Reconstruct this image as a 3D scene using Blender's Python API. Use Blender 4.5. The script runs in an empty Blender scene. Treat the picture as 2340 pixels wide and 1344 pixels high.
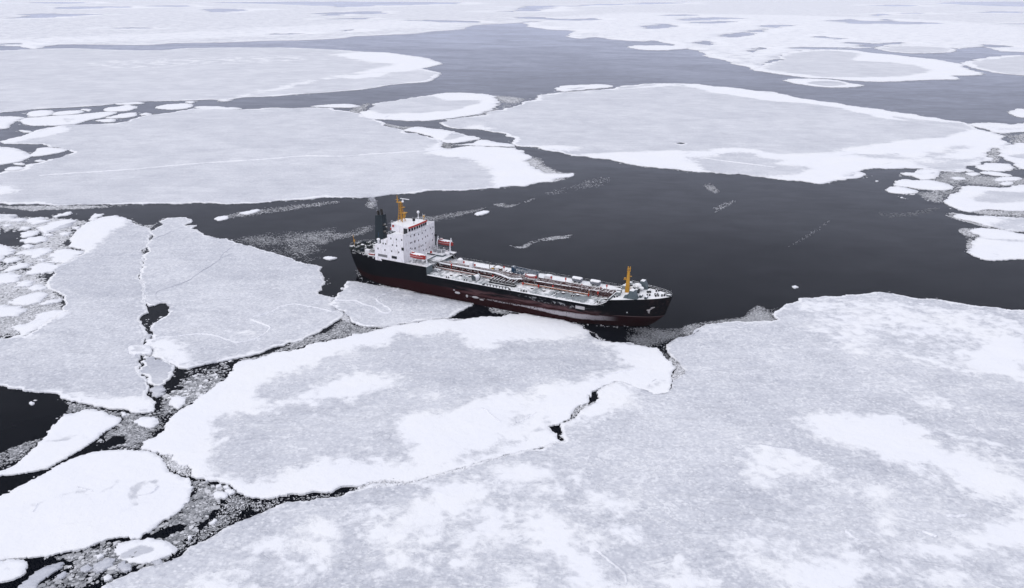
import bpy, bmesh, math, random
import numpy as np
from mathutils import Vector, Matrix
from mathutils.geometry import delaunay_2d_cdt
from mathutils.kdtree import KDTree
random.seed(7); rng = np.random.default_rng(7)
R = math.radians
C = bpy.context.scene.collection

# ------------------------------------------------------------------ camera
FPX, YH, CAMH, ROLL = 1908.35, -37.05, 93.03, 0.53      # focal length in photo pixels, horizon row, drone height (m), roll
PITCH = math.atan((672 - YH) / FPX)
cam_d = bpy.data.cameras.new('camera'); cam = bpy.data.objects.new('camera', cam_d); C.objects.link(cam)
cam_d.sensor_width = 36; cam_d.lens = 36 * FPX / 2340; cam_d.clip_end = 120000; cam_d.clip_start = 1
cam.location = (0, 0, CAMH)
cam.matrix_world = (Matrix.Translation((0, 0, CAMH)) @ Matrix.Rotation(R(90) - PITCH, 4, 'X') @ Matrix.Rotation(R(ROLL), 4, 'Z'))
S = bpy.context.scene
S.camera = cam
# ------------------------------------------------------------------ sky, sun, exposure
SUN_EL, SUN_ROT = R(28), R(235)
w = bpy.data.worlds.new('World'); S.world = w; w.use_nodes = True
nt = w.node_tree; N = nt.nodes; Lk = nt.links
bg = N['Background']
sky = N.new('ShaderNodeTexSky'); sky.sky_type = 'NISHITA'; sky.sun_disc = False
sky.sun_elevation = SUN_EL; sky.sun_rotation = SUN_ROT; sky.dust_density = 1.5; sky.air_density = 1.0
geo = N.new('ShaderNodeTexCoord'); sep = N.new('ShaderNodeSeparateXYZ'); Lk.new(geo.outputs['Generated'], sep.inputs[0])
ramp = N.new('ShaderNodeValToRGB')
ramp.color_ramp.elements[0].position = 0.0; ramp.color_ramp.elements[0].color = (6.75, 7.05, 9.3, 1)
ramp.color_ramp.elements[1].position = 0.55; ramp.color_ramp.elements[1].color = (9.75, 9.92, 10.75, 1)
Lk.new(sep.outputs['Z'], ramp.inputs[0])
mx = N.new('ShaderNodeMixRGB'); mx.inputs[0].default_value = 0.97          # the overcast veils nearly all of the blue sky
Lk.new(sky.outputs[0], mx.inputs[1]); Lk.new(ramp.outputs[0], mx.inputs[2]); Lk.new(mx.outputs[0], bg.inputs[0])
bg.inputs[1].default_value = 0.1
sd = bpy.data.lights.new('sun', 'SUN'); sd.energy = 0.75; sd.angle = R(18); sd.color = (1, .96, .9)
sun = bpy.data.objects.new('sun', sd); C.objects.link(sun)
sun.rotation_euler = (R(90) - SUN_EL, 0, R(180) - SUN_ROT)
S.view_settings.view_transform = 'Standard'; S.view_settings.look = 'None'
S.view_settings.exposure = 0.0; S.view_settings.gamma = 1.0
S.cycles.max_bounces = 6; S.cycles.diffuse_bounces = 3; S.cycles.glossy_bounces = 3; S.cycles.volume_bounces = 1
S.cycles.use_denoising = True

# ------------------------------------------------------------------ helpers
cR, sR = math.cos(R(ROLL)), math.sin(R(ROLL)); cP, sP = math.cos(PITCH), math.sin(PITCH)
def gp(x, y):                                   # photo pixel -> point on the sea
    a, b = x - 1170, y - 672
    u = (a * cR + b * sR) / FPX; v = (-a * sR + b * cR) / FPX
    k = CAMH / (sP + v * cP)
    return (k * u, k * (cP - v * sP))
TILE = {'P': (0, 0, 1), 'T1': (0, 0, 3), 'T2': (780, 0, 3), 'T3': (1560, 0, 3), 'T4': (0, 448, 3), 'M': (780, 448, 3), 'T6': (1560, 448, 3),
        'T7': (0, 896, 3), 'T8': (780, 896, 3), 'T9': (1560, 896, 3), 'A': (0, 450, 5.8425), 'B': (300, 680, 5.8425), 'C': (1940, 370, 5.8425),
        'D': (1200, 680, 5.8425), 'E': (660, 600, 5.8425), 'G': (0, 220, 5.8425)}
def pts(s):                                     # "T4 10,20 30,40 | P 5,6" -> world points
    out = []; t = TILE['P']
    for tok in s.replace('|', ' ').split():
        if tok in TILE: t = TILE[tok]; continue
        a, b = tok.split(',')
        out.append(gp(t[0] + float(a) / t[2], t[1] + float(b) / t[2]))
    return np.array(out)

def spline(p, closed=True, sub=6):
    n = len(p); out = []
    for i in range(n if closed else n - 1):
        if closed: a, b, c, d = p[(i - 1) % n], p[i], p[(i + 1) % n], p[(i + 2) % n]
        else: a, b, c, d = p[max(i - 1, 0)], p[i], p[i + 1], p[min(i + 2, n - 1)]
        for k in range(sub):
            t = k / sub
            cr = 0.5 * ((2 * b) + (-a + c) * t + (2 * a - 5 * b + 4 * c - d) * t * t + (-a + 3 * b - 3 * c + d) * t ** 3)
            out.append(cr * .7 + (b + (c - b) * t) * .3)
    if not closed: out.append(p[-1])
    return np.array(out)
def fractal(p, minlen, amp, closed=True):
    pl = [np.array(q) for q in p]
    for _ in range(9):
        out = []; ch = False; n = len(pl)
        for i in range(n if closed else n - 1):
            a = pl[i]; b = pl[(i + 1) % n]; d = b - a; L = math.hypot(*d); out.append(a)
            if L > minlen:
                ch = True
                out.append((a + b) / 2 + np.array([-d[1], d[0]]) * (min(L, 45 * minlen) / L) * np.clip(rng.normal(), -2, 2) * amp)
        if not closed: out.append(pl[-1])
        pl = out
        if not ch: break
    return np.array(pl)
def inside(P, poly):                            # even-odd test, points sorted by y so each edge only meets its own band
    poly = np.asarray(poly); o = np.argsort(P[:, 1]); X = P[o, 0]; Y = P[o, 1]; r = np.zeros(len(P), bool)
    x1, y1 = poly[:, 0], poly[:, 1]; x2, y2 = np.roll(x1, -1), np.roll(y1, -1)
    lo = np.searchsorted(Y, np.minimum(y1, y2), 'left'); hi = np.searchsorted(Y, np.maximum(y1, y2), 'left')
    for i in np.nonzero(hi > lo)[0]:
        k = slice(lo[i], hi[i])
        r[k] ^= X[k] < (x2[i] - x1[i]) * (Y[k] - y1[i]) / (y2[i] - y1[i]) + x1[i]
    out = np.empty(len(P), bool); out[o] = r
    return out
def dist(P, polys, closed=True):
    if not isinstance(polys, list): polys = [polys]
    D = []
    for poly in polys:
        poly = np.asarray(poly); q = np.roll(poly, -1, 0) if closed else poly[1:]; p = poly if closed else poly[:-1]
        L = np.linalg.norm(q - p, axis=1); step = max(.15, L.sum() / 5000)
        n = np.maximum(1, np.ceil(L / step).astype(int)); i = np.repeat(np.arange(len(p)), n)
        t = (np.arange(len(i)) - np.repeat(np.cumsum(n) - n, n)) / np.repeat(n, n)
        D.append(p[i] + (q - p)[i] * t[:, None])
    D = np.concatenate(D)
    kd = KDTree(len(D))
    for k, (x, y) in enumerate(D): kd.insert((x, y, 0), k)
    kd.balance()
    return np.array([kd.find((x, y, 0))[2] for x, y in P])
def sdf(P, poly):
    return np.where(inside(P, poly), 1, -1) * dist(P, poly)
def near(P, poly, w):                           # signed distance, worked out only within w of the outline's bounds
    lo, hi = poly.min(0) - w * 1.2, poly.max(0) + w * 1.2; m = np.all((P > lo) & (P < hi), axis=1)
    out = np.full(len(P), -1e6)
    if m.any(): out[m] = sdf(P[m], poly)
    return out
def tag(o, label=None, cat=None, group=None, kind=None):
    if label: o['label'] = label
    if cat: o['category'] = cat
    if group: o['group'] = group
    if kind: o['kind'] = kind
    return o
def link(name, me, m=None, parent=None):
    o = bpy.data.objects.new(name, me); C.objects.link(o)
    if m: me.materials.append(m)
    if parent: o.parent = parent
    return o

# ------------------------------------------------------------------ materials
class NT:
    def __init__(s, name):
        s.m = bpy.data.materials.new(name); s.m.use_nodes = True; s.t = s.m.node_tree; s.N = s.t.nodes
        s.b = s.N['Principled BSDF']; s.out = s.N['Material Output']; s.tc = s.N.new('ShaderNodeTexCoord')
    def lk(s, a, b): s.t.links.new(a, b)
    def put(s, v, sock):
        if isinstance(v, (int, float)): sock.default_value = v
        elif isinstance(v, tuple): sock.default_value = (*v, 1) if len(v) == 3 else v
        else: s.lk(v, sock)
    def coord(s, scale=(1, 1, 1), rot=0, src='Object'):
        n = s.N.new('ShaderNodeMapping'); n.inputs['Scale'].default_value = scale; n.inputs['Rotation'].default_value[2] = rot
        s.lk(s.tc.outputs[src], n.inputs[0]); return n.outputs[0]
    def noise(s, vec, scale, detail=4, rough=.55, dist=0):
        n = s.N.new('ShaderNodeTexNoise'); s.lk(vec, n.inputs['Vector']); n.inputs['Scale'].default_value = scale
        n.inputs['Detail'].default_value = detail; n.inputs['Roughness'].default_value = rough; n.inputs['Distortion'].default_value = dist
        return n.outputs['Fac']
    def voro(s, vec, scale, feature='F1'):
        n = s.N.new('ShaderNodeTexVoronoi'); n.feature = feature; s.lk(vec, n.inputs['Vector']); n.inputs['Scale'].default_value = scale
        return n.outputs['Distance']
    def math(s, op, a, b=0, c=0, clamp=False):
        n = s.N.new('ShaderNodeMath'); n.operation = op; n.use_clamp = clamp
        for i, v in enumerate((a, b, c)): s.put(v, n.inputs[i])
        return n.outputs[0]
    def rng(s, v, a, b, c=0, d=1, smooth=True):
        n = s.N.new('ShaderNodeMapRange'); n.interpolation_type = 'SMOOTHSTEP' if smooth else 'LINEAR'
        for i, q in enumerate((v, a, b, c, d)): s.put(q, n.inputs[i])
        return n.outputs[0]
    def mix(s, f, a, b):
        n = s.N.new('ShaderNodeMixRGB'); s.put(f, n.inputs[0]); s.put(a, n.inputs[1]); s.put(b, n.inputs[2]); return n.outputs[0]
    def attr(s, name):
        n = s.N.new('ShaderNodeAttribute'); n.attribute_name = name; return n.outputs['Fac']
    def bump(s, h, strength=.3, d=.3):
        n = s.N.new('ShaderNodeBump'); n.inputs['Strength'].default_value = strength; n.inputs['Distance'].default_value = d
        s.lk(h, n.inputs['Height']); s.lk(n.outputs[0], s.b.inputs['Normal']); return n.outputs[0]
SNOW = (.865, .87, .89)

def ice_material():
    s = NT('ice_and_snow'); v = s.coord()
    n1 = s.noise(v, .055, 7, .62, .4); n2 = s.noise(v, .42, 5, .6, .3); n3 = s.noise(v, 1.05, 4, .68)
    st = s.coord((.35, 1.5, 1), R(-35)); nst = s.noise(st, .13, 7, .65, .8)
    n4 = s.noise(v, .13, 6, .6, .9)
    flower = s.rng(s.voro(v, 1.25), .58, .10); blob = s.rng(s.voro(v, .42), .62, .16)   # frost flowers, snow dots
    big = s.noise(v, .016, 4, .5)
    a = s.attr('snow'); ch = s.attr('chaos'); sp = s.attr('speck')
    def c5(x): return s.math('SUBTRACT', x, .5)
    e = s.math('MULTIPLY_ADD', c5(n1), 1.05, a)
    e = s.math('MULTIPLY_ADD', c5(n2), .62, e)
    e = s.math('MULTIPLY_ADD', c5(n3), .12, e)
    k = s.math('MULTIPLY_ADD', c5(nst), .8, s.math('MULTIPLY', c5(n4), 1.9)); k = s.math('MULTIPLY_ADD', c5(n2), .5, k)
    k = s.math('MULTIPLY_ADD', s.math('MULTIPLY', blob, s.rng(n4, .35, .6)), .38, k)
    e = s.math('MULTIPLY_ADD', k, ch, e)
    lo = s.math('MULTIPLY_ADD', ch, -.22, .37); hi = s.math('MULTIPLY_ADD', ch, .16, .63)
    mask = s.rng(e, lo, hi)
    f = s.math('MULTIPLY', s.math('MULTIPLY', flower, sp), s.math('MULTIPLY', s.rng(n2, .34, .70), .62))
    f = s.math('MULTIPLY_ADD', c5(n3), s.math('MULTIPLY', sp, 1.35), f)
    f = s.math('MULTIPLY_ADD', s.math('MULTIPLY', blob, s.rng(n4, .42, .62)), s.math('MULTIPLY', sp, .16), f)
    f = s.math('MULTIPLY_ADD', c5(n1), .7, f); f = s.math('MULTIPLY_ADD', c5(nst), .55, f)
    f = s.math('MULTIPLY_ADD', c5(big), .55, f)
    f = s.math('ADD', f, s.attr('tone'), clamp=True)
    drift = s.rng(s.math('ABSOLUTE', c5(s.noise(s.coord((.55, 1.3, 1), R(-35)), .11, 4, .55, 1.4))), .028, .004)
    f = s.math('ADD', f, s.math('MULTIPLY', s.math('MULTIPLY', drift, s.rng(n1, .4, .6)), s.math('MULTIPLY_ADD', ch, .75, .10)), clamp=True)
    gray = s.mix(f, (.385, .402, .465), (.775, .785, .825))
    sn = s.mix(s.rng(n1, .35, .75), (.84, .85, .895), SNOW)
    sn = s.mix(s.math('MULTIPLY', s.rng(s.math('MULTIPLY_ADD', c5(n3), .5, n4), .60, .80), .45), sn, (.73, .745, .80))
    col = s.mix(mask, gray, sn)
    s.put(col, s.b.inputs['Base Color']); s.b.inputs['Roughness'].default_value = .7
    s.put(s.rng(mask, 0, 1, .35, .15), s.b.inputs['Specular IOR Level'])
    h = s.math('MULTIPLY_ADD', mask, .6, s.math('MULTIPLY', n2, .7)); h = s.math('MULTIPLY_ADD', n3, .3, h); h = s.math('MULTIPLY_ADD', n4, .8, h); h = s.math('MULTIPLY_ADD', s.math('MULTIPLY', drift, s.math('SUBTRACT', 1.0, mask)), .4, h)
    s.bump(h, .5, .7)
    return s.m
def brash_material():
    s = NT('brash_ice_surface'); v = s.coord(); a = s.attr('snow'); n = s.noise(v, 2.2, 3)
    f = s.math('MULTIPLY_ADD', s.math('SUBTRACT', n, .5), .5, a, clamp=True)
    s.put(s.mix(f, (.03, .036, .046), (.86, .865, .9)), s.b.inputs['Base Color']); s.b.inputs['Roughness'].default_value = .6
    return s.m
def water_material():
    s = NT('sea_water_surface'); v = s.coord()
    s.N.remove(s.b)
    d = s.N.new('ShaderNodeBsdfDiffuse'); d.inputs['Color'].default_value = (.002, .003, .006, 1)
    g = s.N.new('ShaderNodeBsdfGlossy'); g.inputs['Roughness'].default_value = .07; g.inputs['Color'].default_value = (.93, .96, 1, 1)
    bp = s.N.new('ShaderNodeBump'); bp.inputs['Strength'].default_value = .8; bp.inputs['Distance'].default_value = .05
    h = s.noise(s.coord((1, 1.9, 1), R(20)), .38, 5, .62); s.lk(h, bp.inputs['Height']); s.lk(bp.outputs[0], g.inputs['Normal'])
    lw = s.N.new('ShaderNodeLayerWeight'); lw.inputs['Blend'].default_value = .5
    streak = s.noise(s.coord((.6, 1, 1), R(62)), .016, 5, .55, 1.0); soft = s.noise(v, .0045, 3)
    k = s.math('POWER', lw.outputs['Facing'], 8.0)
    k = s.math('MULTIPLY', k, s.rng(s.noise(s.coord((.5, 1.2, 1), R(30)), .12, 5, .6, .8), .3, .7, .92, 1.09)); k = s.math('MULTIPLY', k, s.rng(streak, .3, .72, .92, 1.10)); k = s.math('MULTIPLY', k, s.rng(soft, .3, .7, .95, 1.05), clamp=True)
    mixn = s.N.new('ShaderNodeMixShader'); s.lk(k, mixn.inputs[0]); s.lk(d.outputs[0], mixn.inputs[1]); s.lk(g.outputs[0], mixn.inputs[2])
    s.lk(mixn.outputs[0], s.out.inputs['Surface'])
    return s.m
def paint(name, col, rough=.55, snow=0.0, wear=.15, rust=0.0, scale=1.2):
    s = NT(name); v = s.coord(); n = s.noise(v, scale, 5, .6)
    dark = tuple(c * .55 for c in col)
    c = s.mix(s.math('MULTIPLY', s.rng(n, .45, .75), wear * 2), col, dark)
    if rust:
        r = s.noise(s.coord((1, 1, .25)), 1.1, 5, .65); c = s.mix(s.math('MULTIPLY', s.rng(r, .52, .7), rust), c, (.16, .07, .04))
    if snow:
        g = s.N.new('ShaderNodeNewGeometry'); sx = s.N.new('ShaderNodeSeparateXYZ'); s.lk(g.outputs['Normal'], sx.inputs[0])
        t = s.math('MULTIPLY_ADD', s.math('SUBTRACT', s.noise(v, 1.6, 4), .5), .9, sx.outputs['Z'])
        c = s.mix(s.rng(t, 1.0 - snow * .75, 1.12 - snow * .75), c, SNOW)
    s.put(c, s.b.inputs['Base Color']); s.b.inputs['Roughness'].default_value = rough; s.b.inputs['Specular IOR Level'].default_value = .3
    return s.m
ICE = ice_material(); BRASH = brash_material(); WATER = water_material()

# ------------------------------------------------------------------ sea
wm = bpy.data.meshes.new('sea_water'); wm.from_pydata([(-40000, -3000, 0), (40000, -3000, 0), (40000, 60000, 0), (-40000, 60000, 0)], [], [(0, 1, 2, 3)])
tag(link('sea_water', wm, WATER), kind='structure')

# ------------------------------------------------------------------ ship frame (needed so that no floe runs into the hull)
SP, SH = (-4.73, 247.86), R(-26.76)
def W(x, y, z=0):                               # ship coordinates (metres from the stern, port, up) -> world
    a = x - 56.5
    return (SP[0] + a * math.cos(SH) - y * math.sin(SH), SP[1] + a * math.sin(SH) + y * math.cos(SH), z)
def clear_hull(P):
    dx = P[:, 0] - SP[0]; dy = P[:, 1] - SP[1]
    x = dx * math.cos(SH) + dy * math.sin(SH) + 56.5; y = -dx * math.sin(SH) + dy * math.cos(SH)
    hb = np.interp(x, [-2, 8, 20, 34, 76, 92, 106], [-5, 4, 8.2, 9.45, 9.45, 7.5, -5])
    hit = (np.abs(y) < hb)
    y2 = np.where(hit, -hb - .05, y)
    return np.stack([SP[0] + (x - 56.5) * math.cos(SH) - y2 * math.sin(SH), SP[1] + (x - 56.5) * math.sin(SH) + y2 * math.cos(SH)], 1)

# ------------------------------------------------------------------ ice floes
NF = [0]; EDGES = []
def flat_mesh(name, P, holes=(), h=None, zfun=None, field=None, thick=.5, mat=ICE):
    lo, hi = P.min(0), P.max(0)
    G = []
    bands = [(lo[1], hi[1], h)] if hi[1] - lo[1] < 3000 else [(lo[1], 1700, h), (1700, 3000, h * 2), (3000, hi[1], h * 5)]
    for y0, y1, hb in bands:
        xs = np.arange(lo[0] + hb / 2, hi[0], hb); ys = np.arange(y0 + hb / 2, y1, hb * .87)
        gx, gy = np.meshgrid(xs, ys); gx[1::2] += hb / 2
        G.append(np.stack([gx.ravel(), gy.ravel()], 1) + rng.uniform(-.18, .18, (gx.size, 2)) * hb)
    G = np.concatenate(G)
    if len(G):
        G = G[inside(G, P)]
        for q in holes:
            if len(G): G = G[~inside(G, q)]
        if len(G): G = G[dist(G, [P, *holes]) > h * .35]
    V = [Vector(p) for p in P]; edges = [(i, (i + 1) % len(P)) for i in range(len(P))]
    for q in holes:
        b = len(V); V += [Vector(p) for p in q]; edges += [(b + i, b + (i + 1) % len(q)) for i in range(len(q))]
    V += [Vector(p) for p in G]
    ov, oe, of, *_ = delaunay_2d_cdt(V, edges, [], 0, 1e-5)
    X = np.array([(v.x, v.y) for v in ov]); Fc = np.array([f for f in of])
    cen = X[Fc].mean(1); keep = inside(cen, P)
    for q in holes: keep &= ~inside(cen, q)
    Fc = Fc[keep]
    a = X[Fc]; area = (a[:, 1, 0] - a[:, 0, 0]) * (a[:, 2, 1] - a[:, 0, 1]) - (a[:, 1, 1] - a[:, 0, 1]) * (a[:, 2, 0] - a[:, 0, 0])
    Fc[area < 0] = Fc[area < 0][:, ::-1]
    used = np.unique(Fc); re = np.full(len(X), -1); re[used] = np.arange(len(used)); X = X[used]; Fc = re[Fc]
    from collections import Counter
    E = {}
    for f in Fc:
        for i in range(3): E[(f[i], f[(i + 1) % 3])] = 1
    bd = [(i, j) for (i, j) in E if (j, i) not in E]
    bv = sorted({i for e in bd for i in e}); bi = {v: len(X) + k for k, v in enumerate(bv)}
    z = zfun(X)
    c = X.mean(0)
    verts = [(x - c[0], y - c[1], zz) for (x, y), zz in zip(X, z)] + [(X[v, 0] - c[0], X[v, 1] - c[1], -thick) for v in bv]
    faces = [tuple(f) for f in Fc] + [(j, i, bi[i], bi[j]) for i, j in bd]
    me = bpy.data.meshes.new(name); me.from_pydata(verts, [], faces)
    for nm, vals in field(X).items():
        at = me.attributes.new(nm, 'FLOAT', 'POINT'); vv = np.concatenate([vals, vals[bv]]).astype(np.float32); at.data.foreach_set('value', vv)
    me.polygons.foreach_set('use_smooth', np.array([True] * len(Fc) + [False] * len(bd)))
    return me, c
def floe(label, outline, base=0.0, rim=None, snow=(), bare=(), fuzz=2.0, tone=.45, speck=.5, chaos=0.0, amp=.10, z=.17, ridges=(), cracks=(),
         group=None, holes=(), sharp=False, minlen=None, h=None, name='ice_floe', cat='ice floe', kind=None, chaosp=(), ridge_w=.5, xholes=()):
    p = pts(outline); d0 = np.hypot(p[:, 0], p[:, 1]); dn = max(float(np.min(d0)), 110.)
    if not sharp: p = spline(p, sub=3)
    ml = minlen or max(.5, dn * .0022)
    P = fractal(p, ml, amp * 1.35); k = rng.uniform(0, 1, len(P)) < .35
    P = clear_hull(P + np.where(k[:, None], rng.normal(0, .32, P.shape) * min(ml, 4), 0))
    EDGES.append((P, dn)); ar = 0.5 * abs(np.dot(P[:, 0], np.roll(P[:, 1], 1)) - np.dot(P[:, 1], np.roll(P[:, 0], 1)))
    if h is None: h = max(1.1, dn * .0075, math.sqrt(ar / 11000.))
    H = [fractal(spline(pts(q), sub=2), ml * 1.6, .08 if ml < 4 else .2) for q in holes] + list(xholes)
    NF[0] += 1; z0 = z + (NF[0] % 23) * .004; px = dn / FPX
    rimw = rim
    ph = rng.uniform(0, 9, 6)
    def field(X):
        f = np.full(len(X), float(base))
        if rimw:
            d = dist(X, [P, *H])
            wv = rimw * (.75 + .9 * np.sin(X[:, 0] / (rimw * 2.6 + 3) + ph[0] + np.sin(X[:, 1] / (rimw * 3 + 5))) * np.sin(X[:, 1] / (rimw * 3.1 + 2) + ph[1]))
            f = np.maximum(f, np.clip(.5 + (wv - d) / (rimw * .9), 0, 1))
        fz = max(fuzz, h * .5)
        for q in snow:
            v, s_ = (q if isinstance(q, tuple) else (1., q)); s_ = pts(s_)
            f = np.maximum(f, v * np.clip(.5 + near(X, spline(s_, sub=3), fz) / (2 * fz), 0, 1))
        for q in bare:
            v, s_ = (q if isinstance(q, tuple) else (0., q)); s_ = pts(s_)
            t = np.clip(.5 + near(X, spline(s_, sub=3), fz) / (2 * fz), 0, 1); f = f * (1 - t) + np.minimum(f, v) * t
        cf = np.full(len(X), float(chaos))
        for v, s_ in chaosp:
            t = np.clip(.5 + near(X, pts(s_), 20) / 30, 0, 1); cf = cf * (1 - t) + v * t
        return dict(snow=f, tone=np.full(len(X), tone), speck=np.full(len(X), speck), chaos=cf)
    cache = {}
    def field1(X):
        if 'f' not in cache: cache['f'] = field(X)
        return cache['f']
    def zf(X):
        f = field1(X)['snow']
        rl = .05 * np.sin(X[:, 0] / 7. + ph[2]) * np.sin(X[:, 1] / 9. + ph[3]) + .04 * np.sin(X[:, 0] / 2.3 + ph[4] + X[:, 1] / 3.1)
        return z0 + np.clip(f, 0, 1) * .13 + rl * .8 + rng.uniform(-.02, .02, len(X))
    me, c = flat_mesh(name, P, H, h, zf, field1)
    o = link(name, me, ICE); o.location = (c[0], c[1], 0); tag(o, label, cat, group, kind)
    for k, q in enumerate(ridges): line(o, c, q, 'pressure_ridge', ridge_w * max(1, px / .16), z0 + .12, .2, .60)
    for k, q in enumerate(cracks): line(o, c, q, 'crack', ridge_w * .55 * max(1, px / .16), z0 + .14, .02, -.2)
    return o
def line(o, c, q, name, wd, z, ht, sn):
    p = spline(pts(q), False, 5); p = fractal(p, max(.8, wd * 1.1), .10, False)
    t = np.gradient(p, axis=0); t /= np.linalg.norm(t, axis=1)[:, None] + 1e-9; nn = np.stack([-t[:, 1], t[:, 0]], 1)
    V = []; F = []
    for i, (a, b) in enumerate(zip(p, nn)):
        ww = wd * rng.uniform(.45, 1.25); hh = ht * rng.uniform(.4, 1.3)
        if i in (0, len(p) - 1): ww *= .1
        for u, zz in ((-1, -.15), (-.35, hh), (.4, hh * .8), (1, -.15)):
            V.append((a[0] + b[0] * ww * u - c[0], a[1] + b[1] * ww * u - c[1], z + zz))
        if i:
            k = 4 * i
            for j in range(3): F.append((k - 4 + j, k + j, k + j + 1, k - 3 + j))
    me = bpy.data.meshes.new(name); me.from_pydata(V, [], F)
    for nm, v in (('snow', sn), ('tone', .42 if sn < 0 else .9), ('speck', .0), ('chaos', 0.)):
        at = me.attributes.new(nm, 'FLOAT', 'POINT'); at.data.foreach_set('value', np.full(len(V), v, np.float32))
    return link(name, me, ICE, o)

def brash(zone, cover=.5, px=(1.5, 7), bright=(.25, 1.), holes=(), label=None, top=(.03, .18), pw=2.2, jag=.3, film=.0, soft=True, flat=0, ftone=(.12, .40)):
    P = fractal(spline(pts(zone)), 2, .12); H = [pts(q) for q in holes]
    ar = 0.5 * abs(np.dot(P[:, 0], np.roll(P[:, 1], 1)) - np.dot(P[:, 1], np.roll(P[:, 0], 1)))
    d = float(np.median(np.hypot(P[:, 0], P[:, 1]))); a, b = max(px[0], 2.4) * d / FPX / 2, px[1] * d / FPX / 2
    lo, hi = P.min(0), P.max(0)
    V = []; F = []; A = []; got = 0; tries = 0
    K = rng.uniform(lo, hi, (4000, 2)); K = K[inside(K, P)]; dm = float(np.quantile(dist(K, P), .9)) if len(K) else 1.
    thin = film * ar
    phx = rng.uniform(0, 9, 3); lam = b * 9
    while (got < cover * ar * 1.25 or thin > 0) and tries < 60:
        tries += 1
        Q = rng.uniform(lo, hi, (1500, 2)); Q = Q[inside(Q, P)]
        for hq in H:
            if len(Q): Q = Q[~inside(Q, hq)]
        if not len(Q): continue
        g = np.sin(Q[:, 0] / lam + phx[0] + 1.3 * np.sin(Q[:, 1] / lam * .7)) * np.sin(Q[:, 1] / lam * 1.2 + phx[1] + np.sin(Q[:, 0] / lam * .8 + phx[2]))
        pr = np.clip((g + 1.1) / 1.6, 0, 1)
        if soft and len(Q): pr = pr * np.clip(dist(Q, P) / (dm * .75), .04, 1)
        Q = Q[rng.uniform(0, 1, len(Q)) < pr]
        for x, y in Q:
            sl = thin > 0; r = a + (b - a) * (rng.uniform(.08, .75) if sl else rng.uniform() ** pw * rng.uniform())
            n = rng.integers(4, 8); th = np.sort(rng.uniform(0, 2 * np.pi, n)) * .35 + np.arange(n) / n * 2 * np.pi * .65 + rng.uniform(0, 6)
            el = rng.uniform(.55, 1) * (.6 if flat else 1); ro = rng.normal(flat, .35) if flat else rng.uniform(0, 3.14); rr = r * rng.uniform(1 - jag, 1 + jag * .4, n)
            cx, cy = rr * np.cos(th), rr * np.sin(th) * el
            cx, cy = cx * math.cos(ro) - cy * math.sin(ro), cx * math.sin(ro) + cy * math.cos(ro)
            zt = rng.uniform(.008, .028) if sl else rng.uniform(*top) * min(1, .5 + r); tx, ty = (0, 0) if sl else rng.normal(0, .05, 2)
            k = len(V)
            V += [(x + p, y + q, zt + p * tx + q * ty) for p, q in zip(cx, cy)]
            V += [(x + p * 1.04, y + q * 1.04, -.12) for p, q in zip(cx, cy)]
            F.append(tuple(range(k, k + n))); F += [(k + (i + 1) % n, k + i, k + n + i, k + n + (i + 1) % n) for i in range(n)]
            A += [rng.uniform(*ftone) if sl else rng.uniform(*bright)] * (2 * n)
            if sl: thin -= 2.2 * r * r * el
            else: got += 2.2 * r * r * el
            if got > cover * ar * 1.25 and thin <= 0: break
    if not V: return
    P2 = clear_hull(np.array([(v[0], v[1]) for v in V])); c = P2.mean(0)
    me = bpy.data.meshes.new('brash_ice'); me.from_pydata([(p[0] - c[0], p[1] - c[1], v[2]) for p, v in zip(P2, V)], [], F)
    at = me.attributes.new('snow', 'FLOAT', 'POINT'); at.data.foreach_set('value', np.array(A, np.float32))
    o = link('brash_ice', me, BRASH); o.location = (c[0], c[1], 0)
    tag(o, label, 'brash ice', kind='stuff')
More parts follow.
